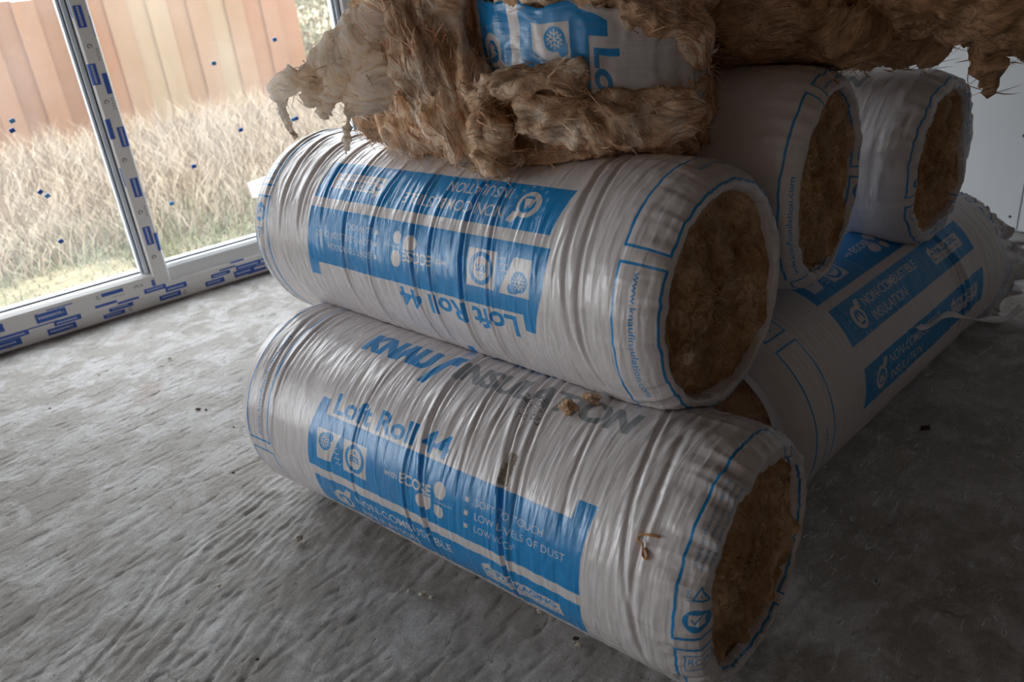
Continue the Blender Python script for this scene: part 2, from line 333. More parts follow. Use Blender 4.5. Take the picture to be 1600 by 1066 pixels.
M_CONC = concrete(); M_WOOL = wool('wool'); M_WOOLD = wool('wool_face', (.46, .26, .13), (.64, .41, .24), (.80, .60, .42), .05); M_WOOL_SHADED = wool('wool_shaded', (.26, .145, .075), (.42, .25, .14), (.60, .41, .26), .05); M_TUFT = wool('wool_backlit', (.74, .60, .46), (.90, .82, .73), (.97, .95, .92), .45, .4)  # same wool: shade darkened into the batts, backlight whitened into the tuft

# ------------------------------------------------------------------ room shell
def floor():
    ax = np.concatenate([np.linspace(-4.6, -2.2, 40), np.arange(-2.19, -1.7, .009), np.arange(-1.7, .45, .0045), np.arange(.455, 1.3, .009), np.linspace(1.32, 6.4, 130)])
    ay = np.concatenate([np.linspace(-3.6, .66, 60), np.arange(.68, 2.6, .0045), np.arange(2.605, 3.55, .009), np.linspace(3.6, 6.2, 60)])
    X, Y = np.meshgrid(ax, ay, indexing='ij'); P = np.stack([X.ravel(), Y.ravel(), 0 * X.ravel()], 1)
    d = (P - O); t = d @ W; n = d @ N
    def streak(a, L, w, seed):
        u = P[:, 0] * cos(a) + P[:, 1] * sin(a); v = -P[:, 0] * sin(a) + P[:, 1] * cos(a)
        return vn(np.stack([u / L, v / w + .35 * vn(np.stack([u * 6, v * 6, u * 0], 1), seed + 9), u * 0], 1), seed)
    m1 = np.clip(fbm(P * 2.2, 3, 41) * .9 + .45, 0, 1); m2 = np.clip(1.5 * np.exp(-((P[:, 0] + .75) ** 2 / .10 + (P[:, 1] - 1.25) ** 2 / .10)) + .25 * fbm(P * 3, 2, 77), 0, 1)
    m3 = np.exp(-((P[:, 0] + .64) ** 2 / .018 + (P[:, 1] - 1.56) ** 2 / .035))
    z = .0008 * m1 * streak(.95, .16, .014, 1) + .0014 * m2 * streak(1.25, .30, .020, 5) + .0009 * fbm(P * 42, 3, 3) + .003 * fbm(P * 2.3, 2, 13) + .0010 * fbm(P * 12, 2, 23)
    z -= .0026 * np.clip(streak(.78, .06, .013, 31) - .38, 0, 1) * 1.6 + .0030 * np.clip(streak(.95, .035, .011, 37) - .45, 0, 1) * 1.6
    z -= .0042 * m2 * np.clip(streak(1.30, .32, .016, 43) - .2, 0, 1)
    u = -P[:, 0] * sin(1.0) + P[:, 1] * cos(1.0); z += .0021 * m3 * np.sin(u * 2 * PI / .021 + 2.4 * vn(P * 12, 8)) * (.6 + .4 * vn(P * 20, 9))
    z -= .0015
    keep = ax.size, ay.size; P[:, 2] = np.minimum(z, .0032)
    # clip to the room by pulling outside vertices onto its walls
    t2 = np.clip(t, TL, TR + .02); n2 = np.clip(n, NF, .12); P[:, :2] = (O + t2[:, None] * W + n2[:, None] * N)[:, :2]
    o = meshobj('floor', P, gridF(*keep), M_CONC); tag(o, kind='structure'); return o
floor()
M_WALL = mat('plaster_wall', (.16, .125, .10), .85); t = NT(M_WALL); t.l(t.bump(t.noise(t.coord(), 60), .3, .003), t.b.inputs['Normal'])
M_BOARD = mat('white_board', (.66, .69, .73), .55); t = NT(M_BOARD); t.l(t.bump(t.noise(t.coord(), 25, 3), .15, .002), t.b.inputs['Normal'])
M_DARK = mat('dark_gap', (.05, .05, .05), .8)
H = 2.4
def st(o): return tag(o, kind='structure')
st(boxmesh('ceiling', (TL, NF, H), (TR + .02, .12, H + .1), M_WALL))
st(boxmesh('wall_front', (TL - .12, NF - .12, -.02), (TR + .12, NF, H), M_WALL))
st(boxmesh('wall_side', (TL - .12, NF, -.02), (TL, .12, H), M_WALL))
wl = empty('wall_left', wp(0, 0, 0)); st(wl)
boxmesh('lintel', (TL, 0, HEAD), (TR, .12, H), M_WALL, wl); boxmesh('wall_pier', (TL, 0, 0), (WF0, .12, HEAD), M_WALL, wl); boxmesh('wall_pier', (WF1, 0, 0), (WT0, .12, HEAD), M_WALL, wl); boxmesh('wall_pier', (WT1, 0, 0), (TR, .12, HEAD), M_WALL, wl)  # unseen solid pier between the glazing runs added to dim the floor
boxmesh('outer_sky_blocker', (TL, .0, H), (TR, .12, 6.2), M_WALL, wl); boxmesh('outer_sky_blocker', (TR + .14, -.05, -.2), (TR + 4, .12, 6.2), M_WALL, wl); boxmesh('outer_sky_blocker', (-11, -.05, -.2), (TL - .14, .12, 6.2), M_WALL, wl); boxmesh('upper_sky_blocker', (-11, -6, H + .12), (TR + 4, -.01, 6.2), M_WALL, wl)  # unseen taller house front, added to block sky and dim the garden
wb = empty('wall_back', wp(TR, 0, 0)); st(wb)
# seams of the boards on the back wall: distance from window along -N
d = pix_ray(1597, 310); tt = ((O + W * TR - CAMP) @ W) / (d @ W); seam = -((CAMP + d * tt - O) @ N)
xs = [seam - 2.4, seam - 1.2, seam, seam + 1.2, seam + 2.4, -NF]; xs[0] = max(xs[0], -.1)
prev = -.12
for x in xs[1:]:
    boxmesh('board_panel', (TR, -x + .002, .012), (TR + .03, -prev - .002, H), M_BOARD, wb, bev=.0015); prev = x
boxmesh('wall_backing', (TR + .031, NF, -.02), (TR + .12, .12, H), M_DARK, wb)
M_SCREW = mat('screw_head', (.08, .08, .09), .4, Metallic=.8)
def small_disc(name, c, nrm, r, th, m, parent):
    bm = bmesh.new(); bmesh.ops.create_cone(bm, cap_ends=True, segments=12, radius1=r, radius2=r * .8, depth=th)
    q = Vector(nrm).to_track_quat('Z', 'Y').to_matrix().to_4x4(); q.translation = Vector(c); bmesh.ops.transform(bm, matrix=q, verts=bm.verts)
    me = bpy.data.meshes.new(name); bm.to_mesh(me); bm.free(); me.materials.append(m); o = bpy.data.objects.new(name, me); link(o, parent); return o
for dz in (.03, .33, .63):
    for dn in (-.03, .03): small_disc('screw', wp(TR - .0005, -seam + dn, .03 + dz), -W, .006, .003, M_SCREW, wb)

# ------------------------------------------------------------------ windows
def tape_sheet(kind):
    TP = [(.80, .80, .80), (.02, .10, .48), (.62, .68, .80), (.18, .2, .26), (.44, .45, .47)]
    if kind == 'rail':
        sh = Sheet(-2.2, 2.6, -.02, .18, 9600, 400)
        L = [(-.334, .092, .105, .026), (-.288, .055, .095, .018), (-.314, .027, .1, .018), (-.37, .066, .1, .003), (-.299, .114, .09, .002), (-.476, .056, .11, .018), (-.497, .03, .09, .02), (-.52, .1, .06, .024), (-.112, .109, .08, .01), (-.146, .072, .08, .007), (-.066, .061, .08, .006), (-.096, .042, .09, .014), (-.127, .021, .08, .012), (.062, .1, .055, .02), (.041, .075, .085, .014), (.119, .056, .085, .02), (.091, .026, .085, .016), (.335, .07, .07, .005), (.302, .053, .08, .015), (.275, .026, .08, .016), (.514, .064, .06, .008), (.488, .043, .085, .012), (.458, .02, .08, .009)]
        L = [(x, z, w * 1.0, h * 1.25 + .001) for x, z, w, h in L]
        L += [(x - 1.07, z, w, h) for x, z, w, h in L[:13]] + [(x + .9 + 1.07 * 0, z, w, h) for x, z, w, h in L[:10]] + [(x + 1.6, z, w, h) for x, z, w, h in L[:12]]
        for x, z, w, h in L:
            sh.rect(x - w / 2, z - h / 2, x + w / 2, z + h / 2, 1)
            if h > .015: [sh.rect(x - w / 2 + .010 + k * .008, z - h * .10, x - w / 2 + .0155 + k * .008, z + h * .16, 2) for k in range(int((w - .02) / .008))]
        for x in np.arange(-2.1, 2.5, .215):
            sh.arc(x, .105, .006, 60, 330, .003, 3); sh.arc(x + .1, .022, .006, 60, 330, .003, 3); [sh.rect(x + .05 + k * .009, .088, x + .055 + k * .009, .094, 4) for k in range(5)]
        r = random.Random(5)
        for i in range(26): sh.disc(-.03 + r.random() * .03, .098 + r.random() * .012, .0006 + r.random() * .0022, 3, n=7)
    else:
        sh = Sheet(0, .08, 0, 2.2, 240, 6600)
        for z, x in [(1.077, .024), (.887, .014), (.662, .044), (.474, .036), (.286, .028), (1.28, .03), (1.5, .02), (1.72, .04)]:
            sh.rect(x - .013, z - .036, x + .013, z + .036, 1); [sh.rect(x - .004, z - .030 + k * .008, x + .003, z - .0245 + k * .008, 2) for k in range(8)]
        for z, x in [(.851, .044), (.696, .011), (.254, .054)]: sh.rect(x - .008, z - .036, x + .008, z + .036, 1)
        for z, x in [(1.042, .052), (.444, .06), (1.11, .003), (.52, .004)]: sh.rect(x - .0014, z - .035, x + .0014, z + .035, 1)
        for z in (.98, .79, .58, .38, .2, 1.2): sh.arc(.026, z, .006, -30, 250, .0035, 3)
        for z in (.93, .76, .36): [sh.rect(.04, z + k * .009, .048, z + k * .009 + .005, 4) for k in range(5)]
    return sh.image('tape_print_' + kind, TP, 2)
def tape_mat(name, img):
    m = mat(name, rough=.35); t = NT(m); im = t.n('ShaderNodeTexImage', image=img, extension='EXTEND'); t.l(t.coord('UV'), im.inputs[0])
    t.l(im.outputs[0], t.b.inputs['Base Color']); t.l(t.bump(t.noise(t.coord(), 35, 3), .12, .002), t.b.inputs['Normal']); return m
M_TR = tape_mat('rail_tape', tape_sheet('rail')); M_TP = tape_mat('post_tape', tape_sheet('post'))
M_PVC = mat('pvc', (.80, .83, .86), .3); M_GASK = mat('gasket', (.05, .06, .09), .6); M_BEADBLUE = mat('glazing_bead', (.72, .82, .92), .3)
M_STICK = mat('blue_pad', (.015, .12, .55), .5); M_STICKL = mat('light_blue_pad', (.10, .42, .85), .5); M_PAPER = mat('paper_label', (.9, .9, .9), .6, Transmission_Weight=.0)
t = NT(M_PAPER); tr_ = t.n('ShaderNodeBsdfTranslucent'); tr_.inputs[0].default_value = (.9, .92, .92, 1); mx_ = t.n('ShaderNodeMixShader'); mx_.inputs[0].default_value = .7; o_ = [n_ for n_ in t.t.nodes if n_.type == 'OUTPUT_MATERIAL'][0]; t.l(t.b.outputs[0], mx_.inputs[1]); t.l(tr_.outputs[0], mx_.inputs[2]); t.l(mx_.outputs[0], o_.inputs[0])
def glassmat():
    m = bpy.data.materials.new('window_glass'); m.use_nodes = True; nt = m.node_tree; nt.nodes.clear()
    out = nt.nodes.new('ShaderNodeOutputMaterial'); tr = nt.nodes.new('ShaderNodeBsdfTransparent'); tr.inputs[0].default_value = (.93, .95, .95, 1)
    gl = nt.nodes.new('ShaderNodeBsdfGlossy'); gl.inputs['Roughness'].default_value = .02; fr = nt.nodes.new('ShaderNodeFresnel'); fr.inputs[0].default_value = 1.45
    df = nt.nodes.new('ShaderNodeBsdfTranslucent'); df.inputs[0].default_value = (.9, .92, .95, 1)
    m1 = nt.nodes.new('ShaderNodeMixShader'); m2 = nt.nodes.new('ShaderNodeMixShader')
    tc = nt.nodes.new('ShaderNodeTexCoord'); nz = nt.nodes.new('ShaderNodeTexNoise'); nz.inputs['Scale'].default_value = 3.5; nz.inputs['Detail'].default_value = 5
    mr = nt.nodes.new('ShaderNodeMapRange'); mr.inputs[1].default_value = .3; mr.inputs[2].default_value = .75; mr.inputs[3].default_value = .015; mr.inputs[4].default_value = .045
    L = nt.links.new; L(tc.outputs['Object'], nz.inputs[0]); L(nz.outputs['Fac'], mr.inputs[0]); L(mr.outputs[0], m1.inputs[0]); L(tr.outputs[0], m1.inputs[1]); L(df.outputs[0], m1.inputs[2])
    ge = nt.nodes.new('ShaderNodeNewGeometry'); q_ = nt.nodes.new('ShaderNodeMath'); q_.operation = 'SUBTRACT'; q_.inputs[0].default_value = 1; L(ge.outputs['Backfacing'], q_.inputs[1]); q2 = nt.nodes.new('ShaderNodeMath'); q2.operation = 'MULTIPLY'; L(q_.outputs[0], q2.inputs[0]); L(fr.outputs[0], q2.inputs[1]); L(q2.outputs[0], m2.inputs[0]); L(m1.outputs[0], m2.inputs[1]); L(gl.outputs[0], m2.inputs[2]); L(m2.outputs[0], out.inputs[0]); return m
M_GLASS = glassmat()
def extr(name, prof, t0, t1, m, parent, uvf=None):
    """profile (n, z) extruded along the window line"""
    k = len(prof); V = [wp(t, n, z) for t in (t0, t1) for n, z in prof]; UV = [(uvf(t, n, z) if uvf else (0, 0)) for t in (t0, t1) for n, z in prof]
    F = [(i, (i + 1) % k, k + (i + 1) % k, k + i) for i in range(k)] + [tuple(range(k))[::-1], tuple(range(k, 2 * k))]
    return meshobj(name, V, F, m, parent, smooth=False, uv=UV)
RUV = lambda t, n, z: ((t + 2.2) / 4.8, (z + .02) / .2)
def window(name, t0, t1, fixed_low, post=True):
    w = empty(name, wp((t0 + t1) / 2, 0, 0)); st(w)
    # sill base set back, then the taped bottom rail with a rounded top
    extr('sill_base', [(.006, .004), (.006, .046), (.10, .046), (.10, .004)], t0, t1, M_TR, w, RUV)
    if fixed_low:
        extr('bottom_rail', [(-.004, .048), (-.006, .052), (-.006, .118), (-.002, .128), (.012, .139), (.03, .143), (.09, .143), (.09, .048)], t0, t1, M_TR, w, RUV)
        zt = .143; gn = .035
    else:
        extr('bottom_rail', [(-.004, .048), (-.006, .052), (-.006, .084), (-.002, .089), (.09, .089), (.09, .048)], t0, t1, M_TR, w, RUV)
        extr('glazing_bead', [(.000, .089), (.002, .10), (.012, .137), (.022, .148), (.034, .152), (.09, .152), (.09, .089)], t0, t1, M_PVC, w)
        zt = .152; gn = .04
    extr('gasket', [(gn - .006, zt - .001), (gn - .006, zt + .0045), (gn + .006, zt + .0045), (gn + .006, zt - .001)], t0, t1, M_GASK, w)
    extr('top_rail', [(-.006, HEAD - .09), (-.006, HEAD), (.09, HEAD), (.09, HEAD - .09)], t0, t1, M_PVC, w)
    boxmesh('glass_pane', (t0 + .001, gn, zt - .01), (t1 - .001, gn + .006, HEAD - .08), M_GLASS, w)
    return w
w1 = window('window_1', WT0, .046, True); w2 = window('window_2', .108, 1.02, False); w3 = window('window_3', 1.128, WT1, False)
for k in range(4): window('window_%d' % (4 + k), WF0 + k * 1.175, WF0 + (k + 1) * 1.175 - .07, True)
def post(t0, parent, tuv=True):
    # strips of bead and gasket on the left of the post, then the taped face
    boxmesh('glazing_bead', (t0 - .038, .018, .142), (t0 - .030, .05, HEAD), M_BEADBLUE, parent, bev=.001)
    boxmesh('gasket', (t0 - .0295, .016, .142), (t0 - .027, .05, HEAD), M_GASK, parent)
    boxmesh('glazing_bead', (t0 - .026, .008, .142), (t0 - .010, .05, HEAD), M_BEADBLUE, parent, bev=.002)
    boxmesh('gasket', (t0 - .0095, .004, .142), (t0 - .0065, .05, HEAD), M_GASK, parent)
    z0, z1 = .087, HEAD; prof = [(0, .0), (.006, -.008), (.054, -.008), (.06, .0), (.06, .09), (0, .09)]
    V = [wp(t0 - .006 + a * 1.08, n, z) for z in (z0, z1) for a, n in prof]; k = 6; UV = [(a / .08, z / 2.2) for z in (z0, z1) for a, n in prof]
    F = [(i, (i + 1) % k, k + (i + 1) % k, k + i) for i in range(k)] + [tuple(range(k))[::-1], tuple(range(k, 2 * k))]
    meshobj('window_post', V, F, M_TP, parent, smooth=False, uv=UV)
post(.05, w2); post(1.066, w3)
extr('bottom_rail', [(-.006, .05), (-.006, .089), (.09, .089), (.09, .05)], .046, .108, M_TR, w2, RUV)
for a, b, w_ in ((1.02, 1.128, w3),): extr('bottom_rail', [(-.006, .004), (-.006, .089), (.09, .089), (.09, .004)], a, b, M_TR, w_, RUV)
extr('sill_base', [(.006, .004), (.006, .05), (.10, .05), (.10, .004)], .046, .108, M_TR, w2, RUV)
for (u, v, mm_, a) in [(19, 189, M_STICKL, .3), (19, 204, M_STICK, .3), (63, 300, M_STICK, .5), (74, 306, M_STICKL, .4), (95, 377, M_STICK, .4), (334, 99, M_STICKL, .1), (429, 62, M_STICKL, .1), (376, 203, M_STICK, .1), (458, 187, M_STICKL, .1), (463, 185, M_STICK, .2), (303, 260, M_STICK, .1), (268, 318, M_STICKL, .1), (407, 315, M_STICK, .1)]:
    tq, zq = wall_tz(u, v, .032); k = .0085; P = [(tq + dx * cos(a) * k - dz * sin(a) * k, zq + dx * sin(a) * k + dz * cos(a) * k) for dx, dz in ((-1, -.8), (1, -.8), (1, .8), (-1, .8))]
    V = [wp(x, .0335, z) for x, z in P] + [wp(x, .0295, z) for x, z in P]
    meshobj('blue_pad', V, [(0, 1, 2, 3), (7, 6, 5, 4), (0, 4, 5, 1), (1, 5, 6, 2), (2, 6, 7, 3), (3, 7, 4, 0)], mm_, w1 if tq < 0 else w2, smooth=False)
P = [wall_tz(u, v, .032) for u, v in ((387, 286), (418, 275), (432, 302), (396, 310))]
V = [wp(x, .0385, z) for x, z in P] + [wp(x, .036, z) for x, z in P]
o = meshobj('paper_label', V, [(0, 1, 2, 3), (7, 6, 5, 4), (0, 4, 5, 1), (1, 5, 6, 2), (2, 6, 7, 3), (3, 7, 4, 0)], M_PAPER, w2, smooth=False)

# ------------------------------------------------------------------ outside: ground, grass, fence, shrub
GZ = -.16
M_SOIL = mat('meadow', (.4, .36, .24), .95); t = NT(M_SOIL); g = t.n('ShaderNodeNewGeometry').outputs['Position']
t.l(t.ramp(t.noise(g, 2.2, 6, .65), [(.35, (.16, .15, .06)), (.5, (.26, .21, .12)), (.65, (.34, .27, .17))]), t.b.inputs['Base Color']); t.l(t.bump(t.noise(g, 18, 5), .8, .05), t.b.inputs['Normal'])
ng = 90; a = np.linspace(-14, 26, ng); b = np.concatenate([np.linspace(.1, 8, 50), np.linspace(8.4, 60, 40)])
A, B = np.meshgrid(a, b, indexing='ij'); P = O + A.ravel()[:, None] * W + B.ravel()[:, None] * N; P[:, 2] = GZ + .03 * fbm(P * 1.3, 3, 2); P[:, 2] -= .04 * (B.ravel() < .2)
tag(meshobj('ground', P, gridF(len(a), len(b)), M_SOIL), kind='structure')
def blades(name, n, t0, t1, n0, n1, h0, h1, wd_, cols, lean=.5, zb=GZ, parent=None, seed=1, dens=None):
    r = np.random.default_rng(seed); t_ = r.uniform(t0, t1, n); n_ = r.uniform(0, 1, n) ** .8 * (n1 - n0) + n0
    if dens is not None: k = dens(t_, n_, r); t_, n_ = t_[k], n_[k]; n = len(t_)
    h = r.uniform(h0, h1, n) * (.55 + .45 * (n_ - n0) / max(n1 - n0, .01)); a = r.uniform(0, 2 * PI, n); ln = r.uniform(.1, lean, n) * h
    base = O + t_[:, None] * W + n_[:, None] * N; base[:, 2] = zb - .02; dr = np.stack([np.cos(a), np.sin(a), 0 * a], 1) * ln[:, None]; sd = np.stack([-np.sin(a), np.cos(a), 0 * a], 1) * (wd_ * r.uniform(.5, 1.3, n))[:, None]
    up = np.array([0, 0, 1.])[None] * h[:, None]
    V = np.stack([base - sd, base + sd, base + dr * .3 + up * .55 - sd * .7, base + dr * .3 + up * .55 + sd * .7, base + dr + up * .95], 1).reshape(-1, 3)
    i = np.arange(n)[:, None] * 5; F = np.concatenate([i + [0, 1, 3], i + [0, 3, 2], i + [2, 3, 4]])
    c = .50 * np.array(cols)[r.integers(0, len(cols), n)] * r.uniform(.94, 1.05, n)[:, None]
    return meshobj(name, V, F, M_GRASS, parent, smooth=False, col=np.repeat(c, 5, 0))
M_GRASS = mat('grass_blade', (.5, .4, .2), .7); t = NT(M_GRASS); t.l(t.attr('tint'), t.b.inputs['Base Color'])
STRAW = [(.72, .58, .40), (.64, .49, .32), (.80, .67, .50), (.56, .42, .27)]; GREEN = [(.34, .42, .17), (.42, .47, .22), (.50, .50, .26), (.56, .52, .32), (.64, .56, .40)]
o = blades('dry_grass', 36000, -2.5, 5.0, 1.4, 4.9, .10, .46, .0045, STRAW, 1.3, seed=3); tag(o, 'tall straw-coloured dry grass growing in front of the wooden fence', 'grass', kind='stuff')
o = blades('short_grass', 30000, -2.2, 3.2, .26, 2.3, .03, .13, .004, GREEN, 1.8, seed=5); tag(o, 'short green and tan grass just outside the window sill', 'grass', kind='stuff')
# fence
FY = .64; FO = np.array([-3.24, 8.287, 0.]); FW = np.array([cos(FY), sin(FY), 0]); FN = np.array([-sin(FY), cos(FY), 0])
def fp(t, n, z): return FO + FW * t + FN * n + np.array([0, 0, z])
fence = empty('wooden_fence', fp(0, 0, GZ)); tag(fence, 'weathered orange and tan close-boarded timber fence across the garden', 'fence')
WC = [(.30, .14, .062), (.33, .165, .082), (.27, .125, .055), (.35, .215, .12), (.38, .275, .165)]; WM = []
for i, cc in enumerate(WC):
    m = mat('fence_wood', cc, .8); t = NT(m); g = t.coord('Object'); nn = t.noise(t.map(g, scale=(14, 14, 1.2)), 1, 5, .6, .8)
    t.l(t.mix(t.ramp(nn, [(.35, (0, 0, 0)), (.7, (.55, .55, .55))]), cc, tuple(x * .72 + .05 for x in cc)), t.b.inputs['Base Color']); WM.append(m)
pw = .187; k = 0
for i in range(-22, 9):
    x = i * pw + .02; r = random.random(); zt = 1.175 + random.uniform(-.008, .008)
    pal = (3, 4) if -1 <= i <= 4 else (0, 1, 2)
    if i in (5, 6, 7, 8): pal = (1, 3)
    off = .0 if i % 2 else .012
    boxmesh('fence_board', (x - (.012 if off else 0), off * 1.5, GZ - .05), (x + pw - (.004 if not off else -.012), off * 1.5 + .016, zt), WM[random.choice(pal)], fence, bev=.002, frame=fp)
for z in (.1, .55, 1.0): boxmesh('fence_rail', (-22 * pw, .03, z), (9 * pw, .075, z + .08), WM[0], fence, frame=fp)
for i in (-18, -9, 0, 8): boxmesh('fence_post', (i * pw, .03, GZ - .05), (i * pw + .09, .13, 1.2), WM[1], fence, frame=fp)
# shrub beyond the end of the fence
def shrub(name, c, size, nl, label, cols, seed):
    e = empty(name, c); tag(e, label, 'shrub'); r = np.random.default_rng(seed); M_L = M_GRASS
    q = r.normal(size=(nl, 3)); q /= np.linalg.norm(q, axis=1)[:, None]; q *= (r.uniform(.35, 1, nl) ** .5)[:, None]; ctr = np.array(c) + q * size + np.array([0, 0, size[2]])
    ctr += .1 * np.stack([vn(ctr * 3, s_) for s_ in (1, 2, 3)], 1)
    a = r.normal(size=(nl, 3)); a /= np.linalg.norm(a, axis=1)[:, None]; b = np.cross(a, r.normal(size=(nl, 3))); b /= np.linalg.norm(b, axis=1)[:, None]; s_ = r.uniform(.02, .05, nl)[:, None]
    V = np.stack([ctr - a * s_, ctr + b * s_ * .45, ctr + a * s_, ctr - b * s_ * .45], 1).reshape(-1, 3); i = np.arange(nl)[:, None] * 4
    cc = .6 * np.array(cols)[r.integers(0, len(cols), nl)] * r.uniform(.8, 1.15, nl)[:, None]
    o = meshobj('foliage', V, i + [0, 1, 2, 3], M_L, e, smooth=False, col=np.repeat(cc, 4, 0)); o['kind'] = 'stuff'
    bm = bmesh.new()
    for k in range(9):
        a_ = 2 * PI * k / 9; p0 = Vector(c) + Vector((.05 * cos(a_), .05 * sin(a_), -.1)); p1 = Vector(c) + Vector((size[0] * .7 * cos(a_), size[1] * .7 * sin(a_), size[2] * 1.7))
        dv = p1 - p0; mt = dv.to_track_quat('Z', 'Y').to_matrix().to_4x4(); mt.translation = (p0 + p1) / 2; bmesh.ops.create_cone(bm, segments=6, radius1=.02, radius2=.005, depth=dv.length, matrix=mt)
    me = bpy.data.meshes.new('stems'); bm.to_mesh(me); bm.free(); me.materials.append(WM[2]); link(bpy.data.objects.new('stems', me), e)
PG = [(.55, .56, .36), (.64, .60, .42), (.44, .50, .30), (.72, .66, .50)]
shrub('shrub', fp(2.45, 1.2, GZ), (.75, .7, .95), 9000, 'pale green bush growing past the far end of the fence', PG, 4)
shrub('shrub', fp(4.6, 2.4, GZ), (1.3, 1.0, 1.2), 7000, 'taller bush farther off, behind the pale green one', PG, 8)

def setflow(o, fvec):
    a = o.data.attributes.new('flow', 'FLOAT_VECTOR', 'POINT'); a.data.foreach_set('vector', np.asarray(fvec, np.float32).ravel())
def flecks(P, nrm, seed, m, parent):
    """short loose curls standing off a cut wool face"""
    r = np.random.default_rng(seed); n = len(P); nrm = np.array(nrm); T = r.normal(size=(n, 3)); T -= (T @ nrm)[:, None] * nrm; T /= np.linalg.norm(T, axis=1)[:, None]; B_ = np.cross(T, nrm)
    L_ = r.uniform(.008, .028, n)[:, None]; w = r.uniform(.0004, .0016, n)[:, None]; cu = r.normal(size=n)[:, None] * .5; out = []
    for k in range(4):
        u = k / 3; c_ = P + T * L_ * u + nrm * (.002 + .006 * math.sin(PI * u * .9)) + B_ * L_ * cu * u * u; ww = w * (1 - .8 * u); out += [c_ - B_ * ww, c_ + B_ * ww]
    V = np.stack(out, 1).reshape(-1, 3); b = np.arange(n)[:, None] * 8; F = np.concatenate([b + [2 * k, 2 * k + 1, 2 * k + 3, 2 * k + 2] for k in range(3)])
    o = meshobj('loose_fibres', V, F, m, parent, col=np.repeat((r.uniform(.8, 1.4, n))[:, None] * np.ones((1, 3)), 8, 0)); setflow(o, V); o['kind'] = 'stuff'
# ------------------------------------------------------------------ rolls of insulation
class Roll:
    def __init__(s, c0, yaw, tilt, R, L):
        s.c = np.array(c0, float); s.R = R; s.L = L; s.a = np.array([cos(yaw) * cos(tilt), sin(yaw) * cos(tilt), sin(tilt)])
        n = np.cross(s.a, [0, 0, 1.]); s.n = n / np.linalg.norm(n); s.u = np.cross(s.n, s.a)
    def pt(s, x, ph, r): return s.c + x[..., None] * s.a + (r * np.sin(ph))[..., None] * s.n + (r * np.cos(ph))[..., None] * s.u
def push_out(P, rolls, gap=.002, infl=0.):
    for q in rolls:
        d = P - q.c; x = d @ q.a; rad = d - x[:, None] * q.a; r = np.linalg.norm(rad, axis=1); RR = q.R + gap + infl
        # rounded ends
        e = np.clip(np.minimum(x + .0, q.L - x) / .05, 0, 1); Rl = RR * (.85 + .15 * np.sqrt(1 - (1 - e) ** 2))
        ins = (x > 0) & (x < q.L) & (r < Rl)
        k = np.where(ins, Rl / np.maximum(r, 1e-5), 1); P = q.c + x[:, None] * q.a + rad * k[:, None]
    P[:, 2] = np.maximum(P[:, 2], .0035); return P
def creases(Sg, Ph, L, n, seed, amp=.0022, deep=()):
    r = np.random.default_rng(seed); H = np.zeros_like(Sg)
    for k in range(n):
        s0 = r.uniform(.03, L - .03); p0 = r.uniform(-PI, PI); wp_ = r.uniform(.25, 1.1); w = r.uniform(.0012, .0048); sl = r.normal() * .016; wob = r.uniform(0, .006); m = r.uniform(1, 4); ph = r.uniform(0, 6)
        dp = (Ph - p0 + PI) % (2 * PI) - PI; cs = s0 + sl * dp + wob * np.sin(m * dp + ph); A = amp * r.uniform(.15, 1.0) * .45 * r.choice([-1, 1, 1])
        H += A * np.exp(-((Sg - cs) / w) ** 2) * np.exp(-(dp / wp_) ** 2)
    for s0, p0, wp_, w, A, sl in deep:
        dp = (Ph - math.radians(p0) + PI) % (2 * PI) - PI; cs = s0 + sl * dp + .006 * np.sin(dp * 3 + s0 * 9); e = np.exp(-np.abs(dp / math.radians(wp_)) ** 3)
        A = A * .6; w = w * .8; H += e * (-A * np.exp(-((Sg - cs) / w) ** 2) + .45 * A * np.exp(-((Sg - cs - 2.2 * w) / (1.3 * w)) ** 2) + .35 * A * np.exp(-((Sg - cs + 2.3 * w) / (1.6 * w)) ** 2))
    return H
